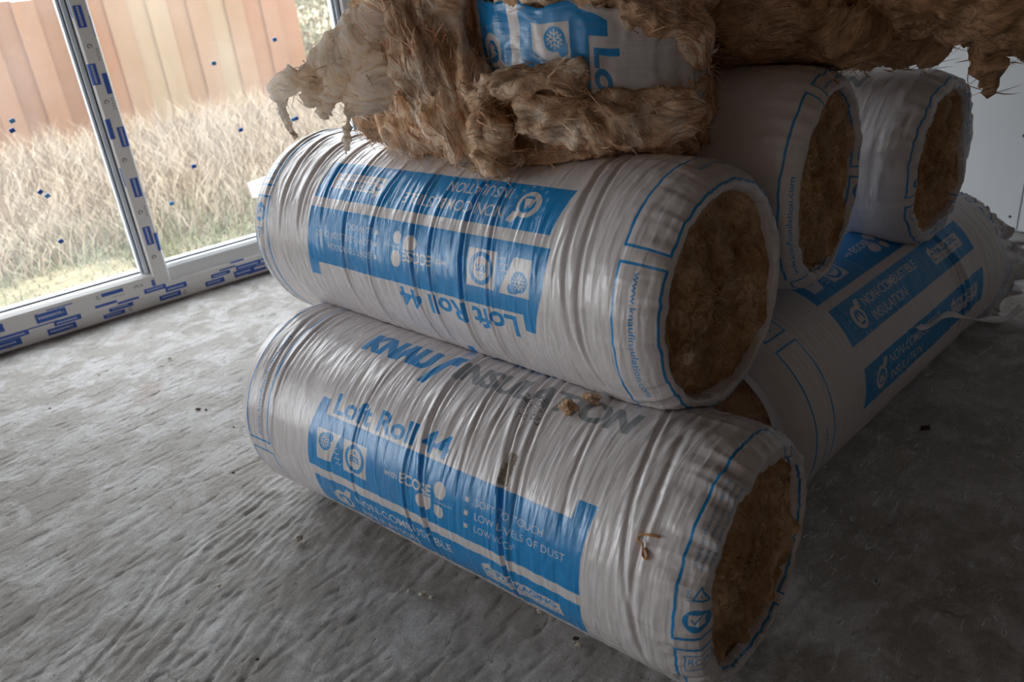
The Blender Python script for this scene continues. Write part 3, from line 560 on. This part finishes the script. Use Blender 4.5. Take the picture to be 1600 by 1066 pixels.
def make_roll(roll, label, M_film, uvmap, ns, nphi, seed, deep=(), ncr=150, op=None, left=(.88, .97, 1.02), tail=False, push=(), endnoise=.006, group=None, loc=None, face_bulge=.0, sag=0.):
    e = empty('insulation_roll', roll.c + roll.a * roll.L / 2 - np.array([0, 0, roll.R])); tag(e, label, 'insulation roll', group)
    L, R = roll.L, roll.R; op = op or (lambda p: .79 + 0 * p)
    # profile along the film: s position, radius factor, blend to opening
    pr = [(.012, .70, 0), (-.004, left[0] - .04, 0), (0, left[0], 0), (.016, left[1], 0), (.05, left[2], 0), (.12, left[2] * .5 + .5, 0), (.25, 1, 0), (L - .10, 1, 0), (L - .06, .992, 0), (L - .03, .955, 0), (L - .012, .91, 0), (L - .002, .865, .0), (L + .002, .82, .6), (L - .003, .79, 1), (L - .025, .78, 1)]
    if tail: pr = pr[:8] + [(L - .05, .99, 0), (L, .97, 0), (L + .05, .93, 0), (L + .10, .90, 0), (L + .15, .90, 0)]
    pr = np.array(pr); seg = np.r_[0, np.cumsum(np.hypot(np.diff(pr[:, 0]), np.diff(pr[:, 1]) * R))]; u = np.linspace(0, seg[-1], ns)
    # denser smoothing of the profile
    sx = np.interp(u, seg, pr[:, 0]); rf = np.interp(u, seg, pr[:, 1]); ob = np.interp(u, seg, pr[:, 2])
    kk = np.hanning(9); kk /= kk.sum(); pad = lambda v: np.convolve(np.r_[[v[0]] * 4, v, [v[-1]] * 4], kk, 'valid'); sx, rf = pad(sx), pad(rf)
    u0 = np.interp(.3, sx[:ns // 2], u[:ns // 2]); uu = u - u0 + .3                      # arc length reads as s on the body
    ph = np.linspace(-PI, PI, nphi); Sg, Ph = np.meshgrid(sx, ph, indexing='ij'); Rf = np.repeat(rf[:, None], nphi, 1); Ug = np.repeat(uu[:, None], nphi, 1)
    OB = np.repeat(ob[:, None], nphi, 1); Rf = Rf * (1 - OB) + np.minimum(Rf, op(Ph) + .0 * Rf) * OB if op else Rf
    body = np.clip(np.minimum(Sg - .0, L + .02 - Sg) / .06, 0, 1); H = creases(Ug, Ph, L, ncr, seed, deep=deep) * (.35 + .65 * body)
    cyl = np.stack([Ug.ravel() * 22, np.cos(Ph.ravel()) * 2.2, np.sin(Ph.ravel()) * 2.2], 1)
    H += .0020 * fbm(cyl * .35, 3, seed).reshape(H.shape) + .0007 * ridged(cyl * [3, 1.2, 1.2], 3, seed + 3).reshape(H.shape)
    en = np.exp(-((L - Sg).clip(0) / .07)); q = np.stack([Ug.ravel() * 9, np.cos(Ph.ravel()) * 8, np.sin(Ph.ravel()) * 8], 1)
    H += endnoise * en * ridged(q, 3, seed + 7).reshape(H.shape) * .6
    Rr = R * Rf + H; X = Sg + .3 * endnoise * en * fbm(q * .6, 2, seed + 5).reshape(H.shape)
    if sag: Rr = Rr * (1 + sag * np.exp(-(Sg / .25) ** 2))
    if tail:
        k = np.clip((Sg - L + .06) / .2, 0, 1); Rr += k * .028 * ridged(q * .7, 3, seed + 9).reshape(H.shape); X += k * .05 * fbm(np.stack([np.cos(Ph.ravel()) * 3, np.sin(Ph.ravel()) * 3, 0 * Ph.ravel()], 1), 3, 5).reshape(H.shape)
    P = roll.pt(X.ravel(), Ph.ravel(), Rr.ravel())
    if tail: kr = k.ravel(); P[:, 2] -= .075 * kr ** 1.5
    P = push_out(P, push)
    sd, q0 = uvmap; S_, Q_ = sd(Ug.ravel()), q0(np.degrees(Ph.ravel())); UV = np.stack([(S_ + .06) / 1.32, 1 - Q_ / 360.], 1)
    meshobj('plastic_wrap', P, gridF(ns, nphi)[:, ::-1], M_film, e, uv=UV)
    # wool core: side shell, then the cut right-hand face with its coiled layers
    nf = 70; rr = np.r_[np.linspace(1, 0.02, nf)]; npf = 220; pf = np.linspace(-PI, PI, npf, endpoint=False)
    RR, PP = np.meshgrid(rr, pf, indexing='ij'); x = np.full_like(RR, L - .020) ; ed = np.clip((1 - RR) / .12, 0, 1); x -= .022 * (1 - np.sqrt(1 - (1 - ed) ** 2))
    Y2 = np.stack([RR.ravel() * np.cos(PP.ravel()), RR.ravel() * np.sin(PP.ravel()), 0 * RR.ravel()], 1)
    coil = np.sin(RR * 2 * PI * 6.5 + PP + 1.3 * fbm(Y2 * 2.5, 2, seed).reshape(RR.shape)); x += .003 * coil + .010 * fbm(Y2 * 3.5, 3, seed + 1).reshape(RR.shape) + .0035 * ridged(np.stack([RR.ravel() * 11, PP.ravel() * 1.4, 0 * RR.ravel()], 1), 3, seed + 2).reshape(RR.shape) + face_bulge * (1 - RR ** 2)
    Pf = roll.pt(x.ravel(), PP.ravel(), (RR * R * .93).ravel())
    side = np.array([.02, .3, L * .6, L * .85, L - .05]); SX, SP = np.meshgrid(side, pf, indexing='ij'); Ps = roll.pt(SX.ravel(), SP.ravel(), np.full(SX.size, R * .93))
    Lx = np.full(npf, .012); Pl = roll.pt(Lx, pf, np.full(npf, .01)); P = push_out(np.vstack([Pl, Ps, Pf]), push)
    if tail: pass
    tint = np.ones((len(P), 3)); sh_ = 1 + .25 * fbm(P * 28, 3, seed); tint *= sh_[:, None]
    core = meshobj('wool_core', P, gridF(1 + len(side) + nf, npf, wrap=True)[:, ::-1], M_WOOLD, e, col=tint.clip(.3, 1.5))
    dd = P - roll.c; rx = np.hypot(dd @ roll.n, dd @ roll.u); an = np.arctan2(dd @ roll.n, dd @ roll.u); setflow(core, np.stack([np.cos(an) * .35, np.sin(an) * .35, rx * .8], 1))
    fi = np.arange(1 + len(side) + 3, 1 + len(side) + nf)[:, None] * npf + np.arange(npf)[None, :]; sel_ = P[fi.ravel()]; sel_ = sel_[np.random.default_rng(seed).integers(0, len(sel_), 260)]
    flecks(sel_, roll.a, seed, M_WOOLD, e)
    return e
UV_A = (lambda s: s, lambda p: p); UV_B = (lambda s: 1.2 - s, lambda p: 148.2 - p); UV_C = (lambda s: s, lambda p: p + 61)
rA = Roll((-.49022, 1.77066, .2190), -.74584, 0, .21763, 1.14685)
rB = Roll((-.43483, 2.03787, .56278), -.80548, .02319, .21699, 1.14322)
rC = Roll((.371, 1.415, .2185), .731, 0, .217, 1.14)
aD = -.69; rD = Roll(np.array([.648, 1.515, .668]) - .92 * np.array([cos(aD), sin(aD), 0]), aD, 0, .217, .92)
aE = -.83; rE = Roll(np.array([1.05, 1.84, .590]) - .9 * np.array([cos(aE), sin(aE), 0]), aE, 0, .205, .9)
opA = lambda p: .80 - .10 * np.exp(-((p - math.radians(95)) / .7) ** 2) + .02 * np.sin(3 * p) + .012 * np.sin(11 * p + 1)
opB = lambda p: .80 + .015 * np.sin(3 * p + 1) + .01 * np.sin(13 * p)
opE = lambda p: .80 + .03 * np.sin(3 * p + 1) - .22 * np.exp(-((p - math.radians(-80)) / .5) ** 2) - .05 * np.exp(-((np.abs(p) - PI) / .5) ** 2)
make_roll(rA, 'white and blue plastic-wrapped wool roll at the bottom front, lying on the concrete', M_FRONT, UV_A, 640, 330, 11,
    deep=[(.585, 40, 75, .0055, .010, .02), (.56, 75, 35, .004, .006, .0), (.765, 45, 80, .0055, .011, .035), (.79, 30, 50, .005, .007, .03), (.665, 15, 50, .004, .006, .02), (.41, 60, 40, .003, .004, 0), (.70, 10, 40, .004, .005, .02), (.88, 15, 45, .004, .005, .04), (1.0, 30, 60, .005, .006, .05), (1.045, 60, 50, .006, .007, .02), (.1, 30, 60, .006, .005, .01), (.14, 10, 60, .005, .005, .01)], ncr=190, op=opA, endnoise=.009)
make_roll(rB, 'white and blue plastic-wrapped wool roll with upside-down print, on top of the front roll', M_UPPER, UV_B, 640, 330, 23,
    deep=[(.38, 70, 60, .004, .006, .01), (.475, 70, 60, .004, .006, -.01), (.60, 60, 70, .0045, .008, .01), (.655, 75, 60, .0035, .006, .0), (.735, 70, 70, .0045, .009, .0), (.80, 70, 60, .0035, .006, .01), (.96, 40, 60, .006, .008, .04), (1.0, 60, 60, .005, .007, .03), (.28, 10, 60, .006, .006, .02), (.2, 20, 60, .006, .007, .02), (.13, 30, 60, .006, .007, .02), (.07, 30, 80, .006, .006, .0)], ncr=280, op=opB, left=(.90, .985, 1.035), push=[rA], endnoise=.005)
make_roll(rC, 'dark shaded plastic-wrapped wool roll lying diagonally on the floor behind the front roll', M_REAR, UV_C, 380, 240, 31, ncr=60, tail=True, push=[rA], endnoise=.002, deep=[(.83, 70, 60, .01, .012, .03), (.80, 60, 60, .006, .008, .0)])
make_roll(rD, 'open-ended wool roll directly behind the upper front roll, on the second layer', M_REAR, (lambda s: s + .22, lambda p: p + 190), 300, 220, 41, ncr=60, push=[rC, rB], op=lambda p: .86 + .02 * np.sin(4 * p), endnoise=.008)
make_roll(rE, 'farthest open-ended wool roll in front of the white wall, on the second layer', M_REAR, (lambda s: s + .22, lambda p: p - 12), 300, 220, 53, ncr=50, push=[rC, rD], op=opE, endnoise=.010)
# loose torn strip of film hanging off the diagonal roll
cr = [e_ for e_ in bpy.data.objects if e_.name.startswith('insulation_roll')][2]
def ribbon(name, pts, w, m, parent, up=(0, 0, 1), uv=False):
    pts = np.array(pts, float); n = len(pts); k = 8 * (n - 1) + 1; ti = np.linspace(0, n - 1, k); C = np.stack([np.interp(ti, range(n), pts[:, i]) for i in range(3)], 1)
    for _ in range(3): C[1:-1] = (C[:-2] + 2 * C[1:-1] + C[2:]) / 4
    T = np.gradient(C, axis=0); sdv = np.cross(T, np.array(up, float)); sdv /= np.linalg.norm(sdv, axis=1)[:, None]; V = []
    for j, o_ in enumerate((-1, -.3, .4, 1)): V.append(C + sdv * o_ * w * (.6 + .4 * np.sin(np.linspace(.3, 2.8, k)))[:, None] + np.array([0, 0, .004]) * np.sin(ti * 4 + j)[:, None])
    V = np.stack(V, 1).reshape(-1, 3); o = meshobj(name, V, gridF(k, 4), m, parent, uv=np.tile([.02, .02], (len(V), 1))); md = o.modifiers.new('s', 'SOLIDIFY'); md.thickness = .0006; return o
q0 = [rC.pt(np.array(s_), np.array(math.radians(p_)), np.array(rC.R + .006)) for s_, p_ in ((.52, 73), (.60, 76), (.70, 80))]
q0 += [q0[-1] + np.array([.07, -.02, -.02]), q0[-1] + np.array([.14, -.01, -.025]), q0[-1] + np.array([.20, .03, -.018])]
ribbon('film_strip', q0, .012, M_REAR, cr)

# ------------------------------------------------------------------ loose mineral wool
def chain(bm, pts, rad, sub=3):
    """overlapping ellipsoids along a polyline: pts (x,y,z), rad (rx,ry,rz) per point"""
    pts = np.array(pts, float); rad = np.array([(r_, r_, r_) if np.isscalar(r_) else r_ for r_ in rad], float)
    for i in range(len(pts) - 1):
        for k in np.linspace(0, 1, 5)[: 5 if i == len(pts) - 2 else 4]:
            p = pts[i] * (1 - k) + pts[i + 1] * k; r_ = rad[i] * (1 - k) + rad[i + 1] * k
            mt = Matrix.Translation(Vector(p)) @ Matrix.Diagonal((*r_, 1)); bmesh.ops.create_icosphere(bm, subdivisions=sub, radius=1, matrix=mt)
def puck(bm, c, R, h, tilt=(0, 0)):
    mt = Matrix.Translation(Vector(c)) @ Euler((tilt[0], tilt[1], 0)).to_matrix().to_4x4() @ Matrix.Diagonal((1, 1, 1, 1)); bmesh.ops.create_cone(bm, cap_ends=True, segments=48, radius1=R, radius2=R, depth=h, matrix=mt)
def remesh(bm, vox, smooth=4):
    me = bpy.data.meshes.new('w'); bm.to_mesh(me); bm.free(); o = bpy.data.objects.new('w', me); COL.objects.link(o)
    md = o.modifiers.new('r', 'REMESH'); md.mode = 'VOXEL'; md.voxel_size = vox
    ms = o.modifiers.new('s', 'SMOOTH'); ms.iterations = smooth; ms.factor = .6
    dg = bpy.context.evaluated_depsgraph_get(); dg.update(); m2 = bpy.data.meshes.new_from_object(o.evaluated_get(dg))
    V = np.empty(len(m2.vertices) * 3, np.float32); m2.vertices.foreach_get('co', V); V = V.reshape(-1, 3).astype(float)
    F = np.array([p.vertices[:] for p in m2.polygons if len(p.vertices) == 4]); bpy.data.objects.remove(o); bpy.data.meshes.remove(me); bpy.data.meshes.remove(m2); return V, F
def normals(V, F):
    a = V[F[:, 2]] - V[F[:, 0]]; b = V[F[:, 3]] - V[F[:, 1]]; n = np.cross(a, b); N_ = np.zeros_like(V)
    for k in range(4): np.add.at(N_, F[:, k], n)
    return N_ / (np.linalg.norm(N_, axis=1)[:, None] + 1e-12)
def fibrous(V, F, seed, flow, big=.02, mid=.009, fine=.003, push=(), bands=None):
    """lumps, then folds stretched along the flow direction, then fine relief"""
    fl = np.array(flow, float); fl /= np.linalg.norm(fl); s1 = np.cross(fl, [.3, .5, .8]); s1 /= np.linalg.norm(s1); s2 = np.cross(fl, s1)
    Wp = V + .05 * np.stack([fbm(V * 7, 2, seed + 20 + i) for i in range(3)], 1); Q = np.stack([Wp @ fl * 5, Wp @ s1 * 36, Wp @ s2 * 36], 1)
    N_ = normals(V, F); V = V + N_ * (big * fbm(V * 9, 3, seed))[:, None]; N_ = normals(V, F)
    rg = ridged(Q, 3, seed + 1); V = V + N_ * (mid * rg + fine * fbm(Q * [2, 3, 3] + 3, 3, seed + 4))[:, None]
    V = push_out(V, push, gap=.004); tint = (1.0 + .30 * np.clip(rg, -1, 1.2) + .22 * fbm(V * 22, 2, seed + 6)).clip(.35, 1.6)
    Fv = np.stack([Wp @ fl, Wp @ s1, Wp @ s2], 1); return V, tint, Fv
def strands(name, V, F, n, seed, flow, length, width, m, parent, pale=1.35, curl=.35, sel=None, grav=.0, lift=.16):
    r = np.random.default_rng(seed); N_ = normals(V, F); idx = np.arange(len(V)) if sel is None else np.nonzero(sel(V, N_))[0]
    i = r.choice(idx, n); P = V[i] + N_[i] * .0005; Nn = N_[i]; fl = np.array(flow, float) + .0 * P; j = r.normal(size=(n, 3)) * .38
    T = fl * r.choice([-1, 1], n)[:, None] + j + .0; T -= (T * Nn).sum(1)[:, None] * Nn; T /= np.linalg.norm(T, axis=1)[:, None] + 1e-9
    B_ = np.cross(T, Nn); Ln = length * r.uniform(.3, 1.2, n); K = 5; lf = np.abs(r.normal(size=n)) * lift; cu = r.normal(size=n) * curl; wv = width * r.uniform(.4, 1.4, n); out = []
    tw = r.uniform(-1, 1, n)
    for k in range(K):
        u = k / (K - 1); c_ = P + T * (Ln * u)[:, None] + Nn * (Ln * lf * math.sin(PI * u * .8) * .6)[:, None] + B_ * (Ln * cu * u * u)[:, None] - np.array([0, 0, 1]) * (grav * Ln * u * u)[:, None]
        w_ = (wv * (1 - u) ** .7)[:, None] * (B_ * np.cos(tw * u * 2)[:, None] + Nn * np.sin(tw * u * 2)[:, None]); out += [c_ - w_, c_ + w_]
    VV = np.stack(out, 1).reshape(-1, 3); b = np.arange(n)[:, None] * (2 * K); FF = np.concatenate([b + [2 * k, 2 * k + 1, 2 * k + 3, 2 * k + 2] for k in range(K - 1)])
    tint = (pale * r.uniform(.55, 1.25, n))[:, None] * np.ones((1, 3)); o = meshobj(name, VV, FF, m, parent, col=np.repeat(tint, 2 * K, 0)); setflow(o, VV); o['kind'] = 'stuff'; return o
def wool_thing(name, label, cat, build, vox, seed, flow, m=None, push=(), ns=3000, length=.03, width=.0012, base=(0, 0, 0), group=None, big=.02, mid=.009, tintf=None, **k):
    e = empty(name, base); tag(e, label, cat, group); bm = bmesh.new(); build(bm); V, F = remesh(bm, vox); V, tint, Fv = fibrous(V, F, seed, flow, big=big, mid=mid, push=push)
    T = np.repeat(tint[:, None], 3, 1)
    if tintf is not None: T = T * tintf(V)
    o_ = meshobj('wool_mass', V, F, m or M_WOOL, e, col=T); setflow(o_, Fv); strands('loose_fibres', V, F, ns, seed, flow, length, width, m or M_WOOL, e, **k); return e, V, F

# cut roll section standing on end (with a band of printed film round it)
GC = np.array([.205, 1.590, 0.])
def b_stub(bm):
    x, y = GC[0], GC[1]
    puck(bm, (x, y, .842), .214, .125, (0, .02)); puck(bm, (x, y, .97), .188, .20, (0, .10)); puck(bm, (x + .02, y, 1.085), .212, .10, (.0, .12))
    chain(bm, [(x + .02, 1.40, 1.055), (.30, 1.41, 1.01), (.355, 1.44, .975), (.375, 1.46, .93)], [(.05, .03, .03), (.05, .03, .035), (.035, .03, .04), (.02, .02, .02)])
    chain(bm, [(-.005, 1.43, .925), (.05, 1.388, .937), (.11, 1.372, .940), (.150, 1.368, .938)], [(.03, .03, .02), (.04, .028, .016), (.03, .02, .018), (.016, .016, .028)])
    chain(bm, [(-.0, 1.42, .90), (.0, 1.40, .85), (.015, 1.40, .80)], [(.025, .025, .03), (.035, .03, .03), (.04, .028, .02)])
    chain(bm, [(.09, 1.385, .885), (.20, 1.372, .86), (.30, 1.385, .855)], [(.045, .022, .035), (.07, .022, .045), (.06, .025, .045)])
stub, Vs, Fs = wool_thing('cut_roll_section', 'cut section of roll standing on end, brown wool with a torn band of printed film', 'insulation', b_stub, .0055, 61, (.9, .2, -.35), push=[rB, rD], ns=2600, base=(GC[0], GC[1], .78), big=.010, mid=.008, length=.035, width=.0016, sel=lambda V, N_: V[:, 1] < GC[1] + .05)
k1, k2 = 120, 26; th = np.linspace(math.radians(-100), math.radians(100), k1); hv = np.linspace(.885, 1.042, k2); TH, HV = np.meshgrid(th, hv, indexing='ij')
fdir = np.array([-GC[0], -GC[1], 0.]); fdir /= np.linalg.norm(fdir); sdir = np.array([-fdir[1], fdir[0], 0.])
q = np.stack([TH.ravel() * 9, HV.ravel() * 20, 0 * TH.ravel()], 1); rr = .2135 + .0022 * ridged(q, 3, 3) + .002 * fbm(q * .4, 2, 6)
hz = HV.ravel() + .012 * fbm(np.stack([TH.ravel() * 5, 0 * TH.ravel(), 0 * TH.ravel()], 1), 3, 2) * (np.abs(HV.ravel() - .99) / .085)
P = np.array([GC[0], GC[1], 0]) + fdir * (rr * np.cos(TH.ravel()))[:, None] + sdir * (rr * np.sin(TH.ravel()))[:, None]; P[:, 2] = hz - .115 * (rr * np.sin(TH.ravel()))
_d = np.degrees(TH.ravel()); qd = 57 - _d * .98; qd = np.where(_d > 16, 41.3 - (_d - 16) * .10, qd); sdz = .264 + (1.05 - HV.ravel()) * .93
o = meshobj('plastic_band', P, gridF(k1, k2), M_UPPER, stub, uv=np.stack([(sdz + .06) / 1.32, 1 - qd / 360], 1)); md = o.modifiers.new('s', 'SOLIDIFY'); md.thickness = .0008

# draped wool slab and its torn tuft (backlight whitened into its colour) over the left of the upper roll
def b_drape(bm):
    chain(bm, [(-.20, 1.74, .87), (-.12, 1.66, .85), (-.04, 1.58, .84)], [(.07, .10, .075), (.09, .10, .07), (.07, .08, .06)])
    chain(bm, [(-.17, 1.72, 1.02), (-.09, 1.66, 1.0), (-.04, 1.62, 1.0)], [(.07, .09, .11), (.08, .10, .12), (.05, .09, .12)])
    chain(bm, [(-.145, 1.56, 1.12), (-.125, 1.53, 1.03), (-.09, 1.50, .95), (-.055, 1.475, .88), (-.025, 1.455, .825)], [(.075, .05, .06), (.068, .04, .06), (.062, .035, .055), (.055, .032, .045), (.05, .03, .022)])
    chain(bm, [(-.08, 1.56, 1.12), (-.06, 1.52, 1.03), (-.035, 1.49, .95), (-.01, 1.465, .87)], [(.05, .04, .06), (.035, .035, .06), (.03, .03, .06), (.03, .03, .04)])
drape, Vd, Fd = wool_thing('draped_wool_slab', 'ragged brown wool slab draped over the left of the upper roll', 'insulation', b_drape, .0065, 71, (.35, -.35, -.95), push=[rB], ns=3600, base=(-.08, 1.7, .78), big=.014, mid=.011, length=.05, width=.0016, sel=lambda V, N_: V[:, 1] < 1.85)
def b_tuft(bm):
    chain(bm, [(-.145, 1.55, 1.065), (-.205, 1.53, 1.02), (-.26, 1.52, .985), (-.31, 1.52, .967), (-.345, 1.52, .962)], [(.04, .045, .03), (.045, .045, .035), (.036, .035, .030), (.024, .025, .02), (.017, .018, .014)])
    chain(bm, [(-.345, 1.52, .962), (-.362, 1.52, .945), (-.367, 1.52, .915), (-.362, 1.52, .885), (-.352, 1.52, .862)], [.017, .017, .012, .007, .0025])
    chain(bm, [(-.25, 1.50, .97), (-.275, 1.495, .935), (-.290, 1.495, .905)], [.026, .019, .009])
    chain(bm, [(-.20, 1.515, .99), (-.205, 1.50, .94), (-.215, 1.50, .905)], [(.042, .028, .04), (.046, .026, .03), (.042, .018, .014)])
    chain(bm, [(-.245, 1.49, .90), (-.255, 1.49, .86), (-.262, 1.49, .832)], [.008, .0045, .002])
    chain(bm, [(-.29, 1.50, .955), (-.305, 1.49, .937)], [.017, .014])
tuft, Vt, Ft = wool_thing('wool_tuft', 'pale torn tuft of wool sticking out towards the window', 'wool tuft', b_tuft, .0038, 83, (.7, .1, -.4), m=M_TUFT, ns=500, base=(-.25, 1.55, .9), big=.006, mid=.0075, length=.026, width=.0013, grav=.3, curl=.5, lift=.3)
# wool heaped at the back, right, its shade put into a darker colour
def b_mid(bm):
    chain(bm, [(.42, 1.78, .98), (.54, 1.70, .965), (.68, 1.66, .945)], [(.11, .12, .10), (.12, .11, .09), (.09, .09, .085)])
    chain(bm, [(.45, 1.60, 1.02), (.60, 1.58, .975), (.71, 1.58, .94)], [(.08, .06, .07), (.08, .05, .05), (.04, .04, .045)])
    chain(bm, [(.40, 1.75, 1.10), (.75, 1.72, 1.04)], [(.12, .12, .08), (.12, .12, .08)])
wool_thing('wool_batt', 'dark folded wool lying on the roll behind, right of the cut section', 'insulation', b_mid, .009, 91, (.9, -.3, .2), m=M_WOOL_SHADED, push=[rD], ns=1800, base=(.5, 1.7, .89), big=.016, mid=.011, length=.05, width=.0016)
def b_mid2(bm):
    chain(bm, [(.70, 2.0, .95), (.82, 1.90, .925), (.93, 1.86, .905)], [(.13, .13, .14), (.12, .12, .10), (.065, .09, .085)])
    chain(bm, [(.95, 1.82, .90), (.955, 1.80, .86), (.955, 1.80, .835)], [(.03, .04, .035), (.018, .02, .02), (.010, .012, .012)])
wool_thing('wool_batt', 'dark wool slab resting on the farthest roll, left of the bright gap', 'insulation', b_mid2, .009, 97, (.8, -.5, -.1), m=M_WOOL_SHADED, push=[rE, rD], ns=1800, base=(.75, 2.0, .8), big=.016, mid=.011, length=.05, width=.0016)
def b_over(bm):
    chain(bm, [(.45, 1.70, 1.22), (.62, 1.64, 1.15), (.80, 1.56, 1.05), (.93, 1.51, .99), (1.08, 1.45, .955), (1.28, 1.36, .92)], [(.2, .16, .09), (.16, .14, .09), (.12, .12, .09), (.11, .10, .095), (.12, .10, .10), (.12, .10, .10)])
    chain(bm, [(.905, 1.50, .90), (.915, 1.50, .85), (.918, 1.50, .815)], [(.024, .02, .02), (.013, .012, .02), (.010, .010, .012)])
wool_thing('overhanging_wool_batt', 'long dark wool slab overhanging the heap at the upper right', 'insulation', b_over, .009, 103, (.9, -.4, -.1), m=M_WOOL_SHADED, ns=2600, base=(.8, 1.55, 1.0), big=.020, mid=.012, length=.05, width=.0014)

# ------------------------------------------------------------------ scraps and crumbs
def crumb(name, p, size, m, label, cat, seed, group=None, tint=1., nrm=(0, 0, 1)):
    bm = bmesh.new(); bmesh.ops.create_icosphere(bm, subdivisions=4, radius=1); V = np.array([v.co[:] for v in bm.verts]); F = [[v.index for v in f.verts] for f in bm.faces]; bm.free()
    V = V * (1 + .55 * fbm(V * 2.3 + seed, 5, seed, .62))[:, None] * np.array(size); V[:, 2] -= V[:, 2].min()
    q = np.array(Vector(nrm).to_track_quat('Z', 'Y').to_matrix()); V = V @ q.T + np.array(p); o = meshobj(name, V, F, m, col=np.full((len(V), 3), tint)); tag(o, label, cat, group); return o
def onA(s_, p_, off=0.0): return rA.pt(np.array(s_), np.array(math.radians(p_)), np.array(rA.R + off))
def nA(p_): return sin(math.radians(p_)) * rA.n + cos(math.radians(p_)) * rA.u
crumb('wool_scrap', onA(.829, 14, -.001), (.013, .010, .009), M_WOOL, 'fluffy tan wool scrap on the front roll, nearer the camera of the two', 'wool scrap', 3, nrm=nA(14), tint=.95)
crumb('wool_scrap', onA(.850, 4, -.001), (.015, .009, .006), M_WOOL, 'flat tan wool flake on the front roll, close under the upper roll', 'wool scrap', 8, nrm=nA(4), tint=.9)
M_ORG = mat('orange_fibre', (.45, .19, .04), .6)
def tube(name, pts, r, m, label, cat):
    cu = bpy.data.curves.new(name, 'CURVE'); cu.dimensions = '3D'; sp = cu.splines.new('NURBS'); sp.points.add(len(pts) - 1); sp.use_endpoint_u = True; sp.order_u = 3
    for i, p in enumerate(pts): sp.points[i].co = (*p, 1); sp.points[i].radius = .6 + .5 * random.random()
    cu.bevel_depth = r; cu.bevel_resolution = 2; cu.materials.append(m); o_ = bpy.data.objects.new(name, cu); COL.objects.link(o_); dg = bpy.context.evaluated_depsgraph_get(); dg.update(); me = bpy.data.meshes.new_from_object(o_.evaluated_get(dg)); me.name = name; bpy.data.objects.remove(o_); o = bpy.data.objects.new(name, me); COL.objects.link(o); tag(o, label, cat); return o
tube('orange_thread', [onA(s_, p_, .003 + dz) for s_, p_, dz in ((1.072, 51, .0), (1.060, 51.5, .004), (1.048, 52, .001), (1.040, 53.5, .002), (1.041, 55.5, .003), (1.050, 55, .005), (1.052, 57.5, .002), (1.052, 60, .0), (1.060, 61, .0), (1.062, 58.5, .002), (1.054, 57, .001))], .0019, M_ORG, 'small twisted orange thread stuck on the front roll near its open end', 'thread')
crumb('wool_fluff', rB.pt(np.array(1.135), np.array(math.radians(112)), np.array(rB.R * .60)), (.013, .012, .010), M_WOOL, 'pale fluff caught on the cut face of the upper front roll', 'wool scrap', 12, nrm=rB.a, tint=.8)
M_STONE = mat('crumb_stone', (.62, .58, .50), .9); M_DARKC = mat('dark_crumb', (.09, .06, .04), .9)
PALE = ['largest cream crumb on the floor, just below the left part of the front roll', 'small cream crumb touching the largest one below the front roll', 'pale crumb alone on the open floor at the lower left', 'cream crumb below the middle of the front roll, larger of a close pair', 'smaller crumb of the close pair below the middle of the front roll', 'thin white flake on the floor between window rail and front roll', 'pale crumb against the underside of the front roll', 'white lump on the floor touching the taped window rail', 'tiny pale crumb left of the close pair below the front roll', 'pale crumb near the open end of the front roll, at the bottom edge']
DARK = ['dark brown splinter in the bright floor left of the front roll', 'tiny dark dot right beside the brown splinter', 'single black dot on the bright floor near the window', 'dark dot just left of the end of the front roll', 'tiny black dot in the ribbed patch of the floor', 'black speck at the bottom of the photo on the open floor', 'dark brown nugget tucked under the front roll near its middle', 'black chip on the shaded floor right of the rolls', 'dark speck under the open end of the front roll', 'dark dot on the floor close below the left end of the front roll']
for i, (u, v, s_) in enumerate([(468, 845, .0085), (477, 849, .005), (343, 917, .004), (662, 932, .007), (675, 936, .005), (265, 562, .005), (845, 958, .006), (302, 420, .006), (640, 925, .004), (905, 1010, .005)]):
    p = floor_at(u, v) if v > 430 else wp(.2, -.02, .0)
    crumb('pale_crumb', p, (s_, s_ * .8, s_ * .6), M_STONE, PALE[i], 'crumb', 20 + i, group='pale crumbs on the floor', tint=1)
for i, (u, v, s_) in enumerate([(310, 641, .005), (322, 641, .003), (78, 639, .0025), (365, 668, .002), (267, 795, .0025), (402, 1032, .003), (843, 955, .0045), (1445, 672, .009), (900, 1000, .004), (365, 740, .003)]):
    crumb('dark_crumb', floor_at(u, v), (s_ * 1.3, s_ * .8, s_ * .5), M_DARKC, DARK[i], 'crumb', 40 + i, group='dark specks on the floor')
